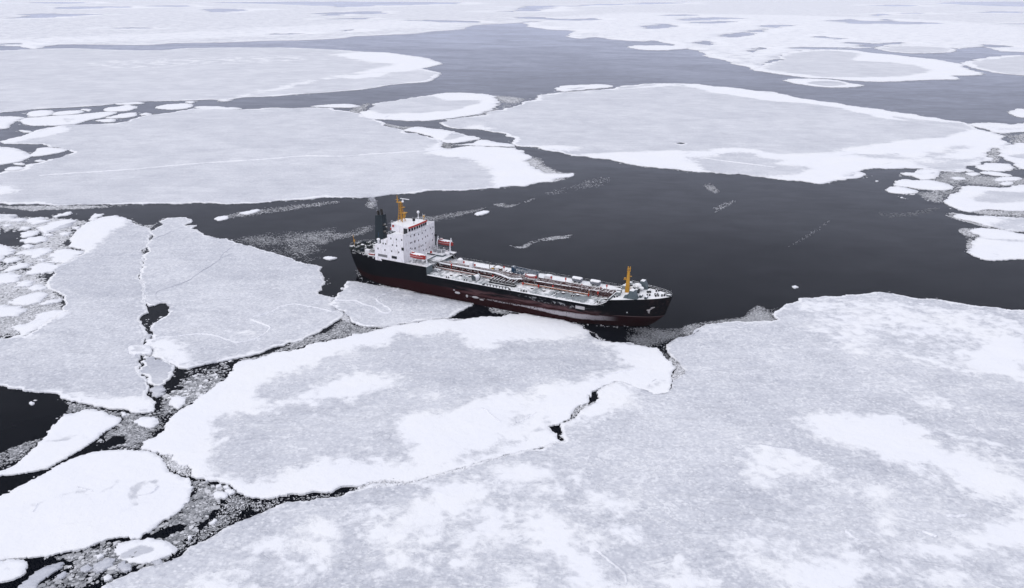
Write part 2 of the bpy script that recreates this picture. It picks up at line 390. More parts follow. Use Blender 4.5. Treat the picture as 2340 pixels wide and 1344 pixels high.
# ------------------------------------------------------------------ the ice, floe by floe (outlines measured on the photograph, laid out on the sea)
# far pack: reads as one mass towards the horizon, with open leads in it
floe('hazy pack ice reaching the horizon behind the open water, cut by thin leads',
     'P -500,112 0,104 80,112 135,102 260,103 350,103 400,99 530,97 600,94 700,92 780,88 T2 90,250 210,246 510,232 640,215 810,204 915,175 1050,167 1180,160 1390,148 1240,150 1290,174 1280,185 1450,205 1600,212 1540,250 1650,266 1750,255 1860,272 2080,285 P 1497,93 1560,110 1600,117 1620,130 1657,138 1677,147 1710,153 1722,160 1747,147 1800,120 1877,113 1977,110 2010,107 2060,105 2180,110 2193,112 2247,107 2280,115 2340,119 3000,125 3300,100 3300,-2 -1500,-47 -1500,100',
     base=.40, rim=10, tone=.66, speck=.2, chaos=.4, amp=.07, minlen=5, name='pack_ice_field', cat='pack ice', kind='stuff', h=36,
     snow=[(.6, 'P 1240,40 1500,30 2000,40 2340,60 2400,118 1900,112 1740,145 1600,110 1300,75'), (.6, 'P 0,104 700,80 1080,58 900,45 500,70 0,90')],
     holes=['P 0,43 40,40 95,31 150,32 260,33 200,35 130,40 60,42', 'P 120,19 160,15 300,15 280,18 180,21', 'P 330,14 400,12.5 450,14 400,16', 'P 465,22 520,20 555,23 530,28 490,28',
            'P 470,6 600,4.5 700,3.5 900,4 1055,6 1000,10 960,11 860,14 790,17 740,13 650,10 560,8', 'P 750,30 840,26 875,27 862,32 830,33 800,32 760,36', 'P 730,44 780,42.5 860,40.5 850,43.5 790,44.5',
            'P 1130,27 1180,25 1195,14 1250,13 1420,9 1560,4 1560,8 1400,12 1270,15 1255,20 1240,24 1180,27.5', 'T2 1190,125 1260,115 1400,120 1440,128 1640,130 1720,125 1790,135 1640,142 1500,140 1300,130',
            'T2 2080,190 2150,165 2250,165 2320,180 2200,195 2100,200', 'P 920,47 980,46 1080,48 1100,51 1030,52 1000,50', 'T3 0,125 200,118 460,128 300,132 130,140 0,142',
            'T3 540,175 740,172 680,190 610,195 560,220 470,245 330,258 240,245 300,235 480,215 580,195', 'T3 1130,160 1040,140 1150,130 1210,140 1340,145 1400,130 1440,145 1700,155 1820,163 1640,166 1300,166',
            'T3 1290,100 1340,95 1400,98 1340,112 1300,108', 'T3 1440,92 1600,88 1680,90 1600,94', 'T3 900,250 980,250 1060,260 1140,265 1030,272', 'T3 1180,290 1350,300 1500,288 1510,300 1420,308 1340,320 1280,325 1200,318',
            'T3 440,350 500,325 570,330 520,350 470,362', 'T3 110,300 160,280 210,300 190,312', 'T3 690,332 800,325 1060,325 1170,328 1060,338 860,338', 'T3 1700,22 1900,12 2340,12 2700,20 2700,56 2340,46 2100,41 1900,32',
            'T3 2010,85 2200,78 2340,80 2340,88 2100,90', 'T3 2200,165 2340,160 2700,163 2340,168', 'T3 2050,305 2200,312 2250,322 2100,325', 'P 0,100.5 40,99 52,101 0,103', 'P 775,71.5 795,68 810,67.8 792,72', 'P 1575,52 1640,48 1690,50 1630,54',
            'P 60,6 150,5 220,7 130,8.5', 'P 1500,35 1560,33 1600,35 1550,37', 'P 1980,12 2060,11 2100,13 2040,15', 'P 250,64 330,63 350,64.5 290,66', 'P 600,78 660,76.5 700,77.5 640,79.5'])
floe('broad hazy grey floe with a rounded white right end at the upper left',
     'P -400,110 0,116 60,113 180,111 270,115 370,115 440,110 620,109 700,111 780,115 840,119 890,121 930,127 965,131 990,138 1011,146 990,152 966,157 985,162 1006,167 1003,173 993,182 975,188 930,191 890,195 850,202 820,206 780,209 730,213 690,215 640,220 560,223 520,229 480,228 440,230 325,233 270,237 240,241 160,246 80,250 0,258 -400,275',
     base=.2, rim=5, tone=.62, speck=.35, amp=.06, fuzz=20, minlen=2.2, snow=['P 520,230 560,218 640,205 700,190 760,182 860,178 960,160 1020,150 1010,130 930,122 860,117 760,125 830,140 900,148 840,160 730,180 660,195 590,212', (.6, 'P -300,262 0,262 80,252 150,246 90,245 0,250'), (.45, 'P 180,140 480,130 700,125 720,140 480,150 250,160')], bare=[(.2, 'T2 -60,545 200,500 380,512 490,500 300,495 100,510')])
floe('large flat grey floe with a long straight pale ridge, beyond the ship stern',
     'G 10,605 130,570 330,525 450,480 600,435 780,400 1000,384 1270,378 1480,368 1720,342 1760,310 1900,272 2020,254 P 400,257 443,249 553,251 630,247 667,248 705,247 760,248 780,253 820,260 857,273 880,282 893,292 925,303 T2 520,917 600,945 690,985 745,1023 880,1003 1000,1010 1190,1015 1260,1060 1300,1090 1250,1110 1330,1150 1390,1190 1500,1195 1590,1190 1575,1215 1500,1222 1450,1250 1360,1252 1090,1285 1080,1292 820,1310 500,1330 P 890,446 840,452 640,459 460,464 330,467 200,468.5 150,470 60,468 0,465 -300,468 -300,420 G -200,1060 0,1030 70,1005 270,994 325,955 340,925 520,897 700,852 860,797 985,757 940,718 640,680 580,640 300,638 50,640',
     base=.06, rim=2.2, tone=.56, speck=.6, amp=.07, fuzz=8, minlen=1.1, chaos=.08, sharp=True,
     snow=['G 0,605 330,520 780,396 960,430 850,490 480,565 300,605 150,645', (.95, 'G -300,1190 200,1195 215,1240 300,1260 0,1310 -300,1330'), (.9, 'P 975,350 1000,328 1170,332 1312,395 1265,420 1130,432 1118,400 1090,372'), (.55, 'P 1000,345 1060,338 1100,365 1040,365')],
     ridges=['P 90,402 150,398 300,388 420,377 500,371 600,365 700,357 780,358 860,352 950,347 1040,342'], ridge_w=1.0)
floe('white floe with a grey centre wedged in the lead right of the ridged floe', 'T2 430,898 500,872 610,882 750,902 850,927 955,951 900,965 770,984 690,973 600,932 500,908', base=1, tone=.5, fuzz=4, bare=['T2 690,955 760,920 850,935 740,962'])
floe('white jammed slab joining two large grey floes beside the dark water tip', 'T2 760,996 880,988 960,958 1060,978 1165,990 1185,1008 1000,1004 880,998', base=.85, fuzz=5, chaos=.2)
floe('huge pale grey floe with broad white rims beyond the ship to the right',
     'T2 670,845 720,820 870,805 1000,790 1060,760 1200,730 1240,705 1330,685 1340,660 1420,645 1520,635 1840,612 1930,590 2050,580 2180,573 2340,575 T3 120,580 360,605 690,648 800,675 1050,705 1250,740 1390,760 1640,800 1800,825 1950,850 2020,885 2100,905 2200,945 2250,985 2200,1000 2100,1020 2085,1080 2040,1120 2000,1180 1900,1185 1780,1175 1640,1158 1400,1160 1310,1155 1240,1165 1248,1205 1180,1225 1010,1250 960,1262 840,1248 600,1225 500,1212 290,1195 0,1170 T2 2180,1155 2050,1140 1900,1110 1720,1085 1580,1070 1520,1050 1430,1035 1330,1010 1200,1004 1168,985 1195,955 1130,935 1080,910 940,888 800,885 700,862',
     base=.06, rim=3.2, tone=.56, speck=.6, amp=.08, fuzz=9, minlen=1.2, chaos=.08, sharp=True,
     snow=['T3 0,1045 180,1035 250,1018 400,1018 600,1045 700,1060 1000,1045 1500,965 1800,940 1950,890 2100,900 2260,985 2085,1080 2000,1190 1400,1165 1240,1165 960,1270 600,1235 0,1175', 'T2 1580,1072 1800,1050 2100,1040 2380,1040 2380,1175 1900,1112', 'T3 -60,570 120,575 360,600 800,670 1250,735 1640,795 1960,850 1700,830 1460,800 1540,835 1300,800 1130,755 900,715 700,700 560,690 380,660 200,635 60,600', (.9, 'T2 1190,1010 1330,1005 1560,1000 1640,1035 1540,1045 1420,1030'), (.7, 'T2 1340,670 1520,638 1840,615 2180,576 2340,578 2340,590 1900,620 1500,645'), (.7, 'T2 800,885 940,855 1060,880 1130,930 1060,908 920,886')],
     bare=['T3 115,1090 250,1065 400,1048 500,1065 560,1090 700,1100 630,1122 860,1155 730,1208 500,1208 200,1183 120,1150', (.35, 'T3 1160,1065 1450,1048 1560,1078 1800,1000 1980,1000 1900,1050 1600,1110 1300,1090'), (.3, 'T3 1600,1112 2000,1085 1990,1176 1640,1150')],
     cracks=['T3 1050,1072 1200,1062 1340,1066', 'T3 1380,1128 1430,1120'], holes=['P 1544,328 1556,326 1568,328 1556,331'], ridges=['T3 130,1085 300,1108 480,1130 640,1150'], ridge_w=.7)
floe('oval grey floe rimmed with white between the ridged floe and the huge floe', 'T2 130,775 200,750 230,710 380,690 580,660 700,640 830,638 950,645 1020,655 1090,710 1040,750 930,785 850,800 690,820 560,832 360,825 190,815', base=1, fuzz=9, tone=.6, bare=['T2 190,752 250,708 600,660 720,692 960,690 880,730 700,765 300,782'], cracks=['T2 300,808 330,795'])
floe('thin white sliver of ice above the upper left edge of the huge rimmed floe', 'T2 1460,610 1520,590 1620,585 1780,580 1858,590 1840,600 1600,620 1530,630', base=1, bare=[(.3, 'T2 1530,612 1640,600 1700,605 1600,616')])
floe('lens shaped grey floe with pale rim, just below the rounded floe at the upper right', 'T3 690,555 760,542 900,542 1060,552 1140,572 1240,585 1200,597 1030,602 880,590', base=1, fuzz=4, bare=[(.2, 'T3 840,566 960,556 1060,560 1130,580 1030,592 920,585')])
floe('rounded grey floe with a broad white rim at the upper right', 'T3 485,482 560,440 640,422 720,362 950,340 1150,345 1300,365 1430,375 1600,395 1750,410 1900,440 1960,480 2080,510 1960,520 1850,520 1890,545 1700,548 1560,555 1370,562 1180,555 1000,540 860,535 700,515 540,490', base=1, fuzz=16, tone=.6, minlen=2,
     bare=[(.1, 'T3 550,460 640,430 740,368 1000,347 1230,372 1160,415 1420,428 1600,450 1700,490 1480,528 1000,530 600,485')])
floe('grey floe with white edge cut by the right border, right of the rounded rimmed floe', 'T3 1915,437 2000,410 2130,390 2300,380 2500,385 2900,450 2500,520 2300,515 2150,500 2010,470', base=.1, rim=10, tone=.6, minlen=2)
floe('flat oval grey floe floating above the rounded rimmed floe at the upper right', 'T3 1330,327 1420,320 1560,315 1850,330 1870,350 1800,362 1600,367 1450,358 1340,340', base=.3, rim=6, tone=.6, minlen=2)
floe('narrow white floe pointing left at the edge of the hazy pack ice', 'T2 1965,325 2040,312 2340,316 2420,325 2250,345 2080,343', base=.9, minlen=2)

# ---- left foreground floes
floe('big lavender grey floe with a white upper tip, left of the cracked seam',
     'T4 800,135 860,155 930,195 1000,215 1036,240 1040,262 1022,305 1008,335 1020,350 992,362 962,380 985,400 982,430 990,442 972,455 984,470 970,490 975,500 960,580 985,620 990,690 1003,740 1008,768 1015,800 950,855 1000,910 1008,945 992,990 983,1030 960,1100 950,1190 970,1215 1000,1250 1008,1290 1012,1344 T7 1018,40 1058,130 1050,140 900,140 850,120 740,120 690,105 560,80 430,50 200,0 T4 130,1325 0,1300 -600,1260 -600,985 0,985 60,985 200,960 300,880 430,800 440,700 330,640 350,560 400,480 580,400 580,375 470,350 480,310 530,230 590,190 700,150',
     base=.05, rim=.4, tone=.46, speck=1.0, amp=.06, fuzz=7, sharp=True, snow=['T4 440,350 530,225 700,145 830,130 900,180 750,270 640,360 560,395', 'T7 200,-40 700,40 1050,60 1075,140 850,125 430,55', (.6, 'T4 -200,1290 0,1200 120,1300 200,1344 0,1330'), (.55, 'T4 60,985 300,880 500,800 380,940 200,1040 0,1120 0,1000')])
floe('large pale grey floe with curved rafted lines, right of the cracked seam',
     'T4 1045,240 1110,190 1150,155 1250,150 1315,185 1270,210 1350,205 1310,230 1400,275 1480,290 1560,300 1620,330 1660,335 1720,345 1830,385 1990,430 2110,475 2210,490 2205,530 2220,570 2200,620 2207,645 2180,677 2298,704 2264,742 2294,778 2352,808 2350,832 2280,880 2200,930 2080,990 1990,1005 1950,1030 1800,1075 1600,1120 1500,1140 1380,1165 1290,1190 1190,1160 1110,1120 1040,1103 1032,1040 988,1030 1000,990 1045,985 1048,940 1036,900 1092,860 1168,800 1162,770 1112,736 1018,762 1001,740 986,690 981,620 957,580 972,505 986,492 972,478 990,468 976,452 997,440 984,428 1002,398 1018,368 1006,340 1020,318 1032,305 1036,265 1036,242',
     base=.05, rim=.4, tone=.50, speck=1.0, amp=.06, fuzz=7, sharp=True,
     snow=[(.95, 'T4 985,1030 1050,990 1200,975 1300,1050 1350,1130 1300,1195 1190,1165 1090,1110'), (.55, 'T4 1200,975 1400,955 1560,990 1700,1000 1500,1070 1350,1100 1290,1050'), (.5, 'T4 1500,960 1640,870 1800,900 1840,860 1930,780 2080,750 2200,790 2000,860 1840,900 1800,960 1640,1005'), (.9, 'T4 1190,1160 1500,1110 1800,1050 1960,1010 1990,1008 1800,1082 1500,1148 1290,1196')],
     ridges=['T4 1050,985 1330,955 1450,960 1580,1000 1640,1010 1750,985 1830,940 1850,905 1790,880 1710,850', 'T4 1725,838 1860,800 1930,762 2030,747 2200,780 2280,800'],
     cracks=['T4 1112,736 1070,700 1080,660 1200,620 1300,580 1350,540 1450,480 1520,430 1590,400', 'T4 1050,300 1150,260 1260,215', 'T4 1510,430 1530,400 1600,350 1615,338'], ridge_w=.35)
floe('short blunt ice tongue rafted across the cracked seam at left', 'T4 884,1050 910,1035 990,1036 1030,1042 1036,1095 900,1095 885,1078', base=.5, tone=.7, speck=.3, z=.42, rim=.5)
floe('lavender kite shaped floe below the ice tongue, right of the cracked seam', 'T4 990,1108 1050,1101 1130,1138 1195,1165 1190,1200 1170,1250 1100,1306 1050,1300 1012,1272 998,1235 960,1195 968,1150', base=.0, tone=.32, speck=.5, sharp=True, rim=.3)
floe('small pale block just below the lavender kite shaped floe', 'B 240,1240 320,1200 430,1190 470,1240 430,1310 330,1350 280,1310', base=.3, tone=.5, sharp=True)
floe('small white cube of ice stuck in the seam under the black lead', 'B 185,525 200,500 270,500 280,520 245,550 240,572 195,570', base=.3, tone=.5, sharp=True)
floe('pale grey floe wedged against the ship hull below the stern, with rafted zigzag lines',
     'E 780,260 880,265 1100,305 1300,330 1480,355 1700,385 1900,388 2100,402 2250,440 2330,480 M 905,742 900,755 840,785 780,820 735,842 E 2090,752 1900,765 1770,793 1500,820 1180,865 1030,865 900,828 830,790 775,710 650,640 540,577 565,540 612,500 620,478 650,430 730,380 750,300',
     base=.1, rim=.4, tone=.54, speck=1.0, amp=.06, fuzz=6, sharp=True, snow=[(.5, 'E 1165,500 1300,430 1470,365 1900,400 2200,440 2250,520 1800,570 1500,640 1350,640 1300,560'), (.45, 'E 540,577 610,515 900,525 1150,610 1250,690 1000,740 830,770 760,700')],
     ridges=['E 612,515 760,520 900,525 1000,570 1150,610 1250,680 1340,685 1360,645 1200,540 1165,500', 'E 1165,500 1300,430 1470,365'], cracks=['E 580,590 650,640 770,712'], ridge_w=.3)

# ---- the big white floe below the ship
floe('big white floe with bare grey hollows in the centre foreground, below the ship bow',
     'T7 985,350 1060,320 1130,240 1160,190 1240,130 1330,80 1400,20 B 1000,1310 1130,1190 1240,1130 1300,1050 1360,940 1440,870 1510,855 1640,845 1740,810 1860,770 1950,745 2100,735 E 0,1205 200,1160 230,1125 420,1080 600,1045 780,1010 950,970 1150,920 1300,885 1500,850 1650,815 1780,800 1900,772 2090,768 2337,774 M 720,852 850,850 1000,835 1170,815 1270,808 1380,812 1450,830 1560,870 1620,885 1660,915 1700,935 1760,990 1850,1010 2000,1020 D 1300,620 1500,650 1650,685 1760,680 1800,730 1840,790 1900,850 1960,900 2000,970 1960,1020 1950,1060 1960,1110 1945,1170 1930,1230 1910,1280 1820,1295 1720,1300 1650,1260 1560,1240 1450,1205 1300,1145 1250,1137 1180,1140 1080,1185 950,1245 885,1290 870,1330 T8 1700,25 1690,85 1640,100 1600,120 1572,160 1568,190 1548,200 1508,215 1480,230 1410,245 1440,270 1476,290 1480,330 1500,342 1450,355 1390,385 1310,408 1210,425 1150,433 1080,458 990,478 900,508 800,528 750,545 660,573 520,620 440,633 330,618 210,622 120,650 0,655 T7 2200,695 2100,700 1980,705 1800,738 1660,700 1600,660 1520,630 1390,600 1310,580 1300,510 1180,480 1190,440 1060,420 970,400',
     base=1, tone=.50, speck=.85, amp=.08, fuzz=6, sharp=True, chaosp=[(.55, 'P 860,800 1380,790 1350,870 1240,890 1000,935 900,980 820,1030 650,1085 480,1060 490,960 600,900 700,840')],
     bare=['P 886,789 920,765 967,768 1027,760 1050,770 1065,785 1080,797 1100,800 1135,800 1165,788 1275,776 1347,767 1375,783 1400,800 1392,812 1372,820 1363,832 1360,850 1350,862 1330,872 1280,881 1238,893 1236,908 1213,918 1165,905 1128,903 1095,917 1045,935 1000,938 985,915 950,905 915,897 905,883 880,874 830,865 780,866 735,880 690,897 640,915 585,915 592,890 612,868 650,850 700,838 760,812 820,800',
           'P 500,963 530,947 575,948 640,935 720,932 790,925 860,908 930,905 985,918 1000,938 935,945 900,950 885,980 865,1000 845,1005 820,1025 780,1042 730,1055 690,1070 655,1090 620,1100 575,1092 530,1080 485,1072 480,1050 495,1015 505,985',
           (.25, 'P 845,1010 880,985 915,1000 945,1025 960,1055 1000,1058 1080,1035 1180,1005 1250,962 1268,975 1200,1015 1100,1045 980,1075 900,1065 850,1040'), (.1, 'D 1050,950 1110,880 1190,835 1240,880 1400,890 1400,930 1280,990 1110,1000'), (.3, 'T8 1180,160 1330,150 1280,210 1120,260'), (.2, 'D 1560,1190 1800,1110 1900,1090 1860,1200 1700,1250')],
     snow=['P 655,833 700,822 714,835 690,850 650,857', 'P 755,842 780,838 795,850 770,857', 'P 945,862 955,853 970,857 977,868 960,879 947,876', 'P 543,920 560,914 572,925 562,937 545,937', 'P 823,938 850,934 890,942 880,952 840,950', 'P 900,905 1000,885 1085,905 1090,920 1030,935 1010,920 960,915', (.8, 'P 600,922 700,892 790,868 880,876 915,900 800,915 700,932 610,940')],
     ridges=['T8 880,130 980,125 1030,170 1090,215', 'T8 1340,150 1200,220', 'D 1090,1045 1300,1000 1500,970'], ridge_w=.35, cracks=['D 1690,1140 1750,1105'])
floe('vast mottled grey and white floe filling the bottom right foreground',
     'T6 60,960 130,900 200,880 300,870 420,870 610,865 660,855 622,825 650,790 710,745 800,708 850,705 960,695 1100,692 1120,685 1200,682 1330,665 1440,672 1540,695 1640,712 1760,718 1860,735 2000,760 2150,770 2340,790 P 3000,800 2700,2200 1200,2500 100,2300 110,1560 200,1400 T7 700,1344 780,1300 900,1250 1180,1160 1250,1130 1290,1080 1400,1030 1500,970 1560,930 1720,870 1850,810 1970,760 2120,755 2340,725 T8 60,690 140,676 210,642 320,634 440,637 520,622 660,576 750,547 900,509 990,479 1080,459 1150,435 1310,409 1460,352 1542,346 1530,330 1515,300 1507,260 1506,222 1553,212 1594,190 1634,136 1668,110 1746,78 1768,50 1752,10 D 950,1300 965,1262 1080,1192 1250,1138 1430,1196 1550,1234 1650,1256 1740,1302 1905,1290 1945,1230 1960,1170 1975,1110 2050,1080 2130,1030 2100,960 2050,880 2000,830 1950,800 1900,740 1885,670 1920,620 2000,570 2130,530 2250,490 2330,440',
     base=.2, rim=.4, tone=.52, speck=1.0, amp=.05, fuzz=6, chaos=.5, sharp=True, h=1.35,
     chaosp=[(.3, 'P 1380,800 1650,770 1900,800 2100,900 1900,1050 1700,1150 1560,1200 1480,1050 1380,1000 1500,900'), (.1, 'T7 700,1344 1200,1150 1700,870 2100,755 2200,800 1900,900 1500,1100 1250,1344')],
     bare=[(.02, 'P 1520,760 1650,745 1690,790 1600,850 1560,840'), (.0, 'P 1400,950 1560,870 1800,860 1880,910 1760,960 1640,1010 1640,1150 1560,1240 1480,1120 1370,1010'), (.0, 'T7 700,1344 1290,1080 1720,870 2120,760 2250,800 1900,890 1500,1090 1250,1300'), (.05, 'T9 1000,880 1080,800 1150,860 1100,960'), (.05, 'T9 1450,780 1700,740 1950,840 1850,960 1600,960')],
     snow=['T8 1260,880 1330,825 1420,850 1560,930 1660,1020 1700,1100 1790,1200 1880,1280 1920,1360 1620,1400 1500,1180 1400,1080 1330,1000', 'T8 950,900 1020,815 1110,830 1145,900 1120,985 1040,1005', 'T8 760,1200 800,1095 860,1065 905,1130 885,1235 820,1255', 'T8 1130,1270 1190,1235 1270,1290 1310,1390 1130,1390', 'T8 420,900 600,700 700,640 900,610 1050,600 1130,525 1400,510 1580,545 1660,630 1400,645 1080,660 920,780 800,870 650,920 500,940', 'T8 70,780 250,765 410,800 300,865 80,895', 'T8 1820,960 1950,905 2060,950 2070,1010 1930,1045', (.9, 'T8 1650,670 1800,700 1950,740 2030,820 1900,855 1770,840'), (.75, 'T8 1050,680 1400,660 1600,680 1650,760 1400,740 1200,720'),
           'T9 730,190 980,128 1250,180 1330,130 1480,118 1600,200 1720,330 1800,380 2000,440 2150,560 2400,640 2400,800 2250,720 1950,640 1850,580 1400,520 1250,430 1060,360 930,300', 'T9 1120,870 1290,830 1300,710 1410,715 1425,880 1370,975 1280,955', 'T9 240,1100 340,1025 440,1035 530,1140 505,1195 380,1175 280,1175', 'T9 1470,1080 1700,1015 1900,930 2400,850 2400,1050 2050,1100 1900,1225 1780,1150 1600,1080', 'T9 780,1150 1000,1125 1200,1095 1290,1200 1320,1400 690,1400', 'T9 -20,1180 150,1235 290,1344 290,1400 -40,1400', 'T9 1640,60 1740,15 1795,70 1700,125',
           'T6 1950,1050 2050,995 2200,955 2400,1000 2400,1240 2200,1245 1950,1185 1870,1160', (.9, 'T6 1340,840 1500,820 1700,850 1640,880 1450,868'), (.52, 'T6 760,730 1100,700 1600,725 2400,830 2400,1300 2000,1250 1700,1180 1300,1100 900,1000'), (.42, 'T9 1300,500 1500,620 2000,700 2340,840 1900,920 1500,1000 1300,760'), (.48, 'T9 330,320 700,270 1000,420 1250,640 1150,800 700,860 420,900 330,560'), (.5, 'T9 1650,200 2400,300 2400,560 2150,520 1800,360'), (.5, 'T9 500,1000 1100,960 1500,1050 1850,1180 2400,1060 2400,1400 500,1400'),
           'T7 2090,890 2200,855 2270,900 2400,1010 2320,1040 2180,985', 'T7 1630,1060 1800,965 1910,975 2010,1080 2090,1190 1950,1250 1850,1130 1720,1155', 'T7 1300,1344 1350,1275 1500,1245 1610,1300 1640,1400 1290,1400', (.5, 'T7 1550,1050 1900,920 2200,830 2400,790 2400,1200 2250,1400 1150,1400'), (.42, 'T8 0,900 400,900 900,820 1250,800 1400,1080 1620,1400 0,1400'), (.8, 'P 1290,905 1400,870 1500,900 1490,960 1380,1000 1310,985 1300,940')],
     ridges=['T9 1110,960 1160,1000 1210,1030', 'T9 1640,965 1700,985 1740,1000', 'T9 1800,855 1880,860 1950,850', 'T9 1520,500 1640,530 1740,590', 'T8 1740,1090 1850,1180 1940,1260 1950,1330'], cracks=['T9 1180,740 1260,800 1300,830', 'T9 520,360 640,385 760,395'], ridge_w=.3)
floe('slender white wedge shaped floe by the black water at the lower left edge', 'T7 520,150 600,125 690,135 770,165 835,190 800,230 740,265 680,310 600,370 500,430 400,485 330,525 230,550 100,570 0,577 -90,590 -80,545 0,548 100,510 170,450 260,370 330,290 400,200 450,160', base=1, fuzz=1.6, tone=.6, bare=[(.2, 'T7 330,340 420,320 480,315 450,340 370,345'), (.3, 'T7 480,290 540,300 610,330 590,345 530,310')])
floe('big rounded snow covered floe with faint grey hollows at the lower left', 'T7 0,725 100,670 250,600 340,550 420,500 560,440 700,410 860,405 1000,410 1080,440 1130,490 1160,540 1240,590 1300,600 1310,680 1295,740 1240,810 1190,850 1110,890 1060,940 980,980 960,1010 850,1000 720,1020 600,1070 450,1100 300,1130 190,1140 60,1150 -60,1170 -500,1200 -500,850', base=1, fuzz=1.3, tone=.62, speck=.2,
     bare=[(.15, 'T7 895,700 935,640 985,620 985,655 935,700 940,760 965,785 920,770'), (.25, 'T7 1010,620 1070,605 1095,650 1050,690 1080,640'), (.35, 'T7 240,770 400,720 520,690 560,660 620,715 530,705 400,735 260,790'), (.35, 'T7 690,700 780,630 820,610 790,650 720,695'), (.4, 'T7 500,495 560,520 620,525 700,450 640,510 570,535'), (.4, 'T7 820,490 850,480 840,520'), (.35, 'T7 180,800 240,770 220,830'), (.4, 'T7 220,905 340,910 310,975 320,920')], ridges=['T7 530,660 640,690', 'T7 950,720 1040,700 1085,650', 'T7 260,770 230,830'], ridge_w=.3)
floe('small oval white floe with a grey oval hollow in the slush channel at bottom left', 'T7 785,1080 830,1040 940,1020 1110,1020 1170,1050 1220,1085 1180,1120 1100,1150 1000,1180 940,1180 850,1160 800,1120', base=1, fuzz=1.2, tone=.45, speck=.1, bare=['T7 835,1130 920,1072 990,1062 1055,1090 950,1130 860,1148'])
floe('white rounded floe cut by the left border in the bottom left corner', 'T7 20,1175 60,1155 160,1158 185,1190 170,1250 100,1290 0,1310 -150,1325 -150,1185', base=1, fuzz=1.2, tone=.6, bare=[(.3, 'T7 10,1200 60,1215 120,1225 60,1235')])
floe('long grey bare ice slab lying diagonally in the bottom left corner', 'T7 110,1370 200,1270 320,1200 450,1170 400,1220 280,1300 230,1370', base=.05, tone=.35, speck=.3)
floe('small white cake of ice between the seam end and the slender wedge floe', 'T7 920,205 960,182 1060,180 1090,210 1060,245 1000,250 950,235', base=1, sharp=True)
floe('white squarish block in the dark gap below the kite shaped floe', 'T7 1165,70 1180,40 1270,35 1270,80 1220,120 1190,110', base=.9, sharp=True)
G1 = 'little cakes in the slush channel'
for lb, ol, bs in [('widest of the little white cakes right of the rounded snow covered floe', 'T7 1455,715 1500,690 1555,700 1550,735 1480,740', 1), ('little lumpy white cake touching the widest cake in the slush channel', 'T7 1540,690 1580,670 1610,690 1580,710 1550,710', 1),
                   ('left one of two tiny white cakes nearest the big white floe in the slush channel', 'T7 1480,650 1510,638 1522,655 1492,668', 1), ('right one of two tiny white cakes nearest the big white floe in the slush channel', 'T7 1530,657 1565,648 1572,666 1540,672', 1),
                   ('thin white splinter near the vast mottled floe in the slush channel', 'T7 1435,905 1480,880 1490,890 1450,915', .9), ('little white cake left of the oval floe with the grey hollow', 'T7 655,1130 690,1115 710,1135 680,1150', .8),
                   ('little white cake beside a black water pocket at the bottom edge', 'T7 710,1280 740,1260 770,1275 740,1302', .8), ('grey slab of broken ice left below the oval floe with the grey hollow', 'T7 640,1200 720,1150 790,1150 770,1200 700,1240 645,1235', .1),
                   ('grey cube shaped slab touching the lower right side of the oval floe', 'T7 1040,1170 1100,1150 1115,1190 1060,1195', .4), ('little white cake at the tip of the slender wedge floe', 'T7 830,150 855,143 868,165 845,172', .9),
                   ('grey slab second from the left in the broken ice at the bottom edge', 'T7 550,1220 600,1190 630,1220 590,1240', .15), ('dark grey slab leftmost in the broken ice at the bottom edge', 'T7 390,1270 440,1240 460,1262 420,1285', .1), ('rough grey slab below left of the oval floe beside a black pocket', 'T7 800,1190 850,1165 900,1195 890,1235 830,1230', .2), ('small pale cake in the channel above the slender black pocket', 'T7 1285,1000 1305,992 1318,1008 1295,1022', .8)]:
    floe(lb, ol, base=bs, tone=.4, sharp=True, group=G1, h=1.1, minlen=.35, z=.2)

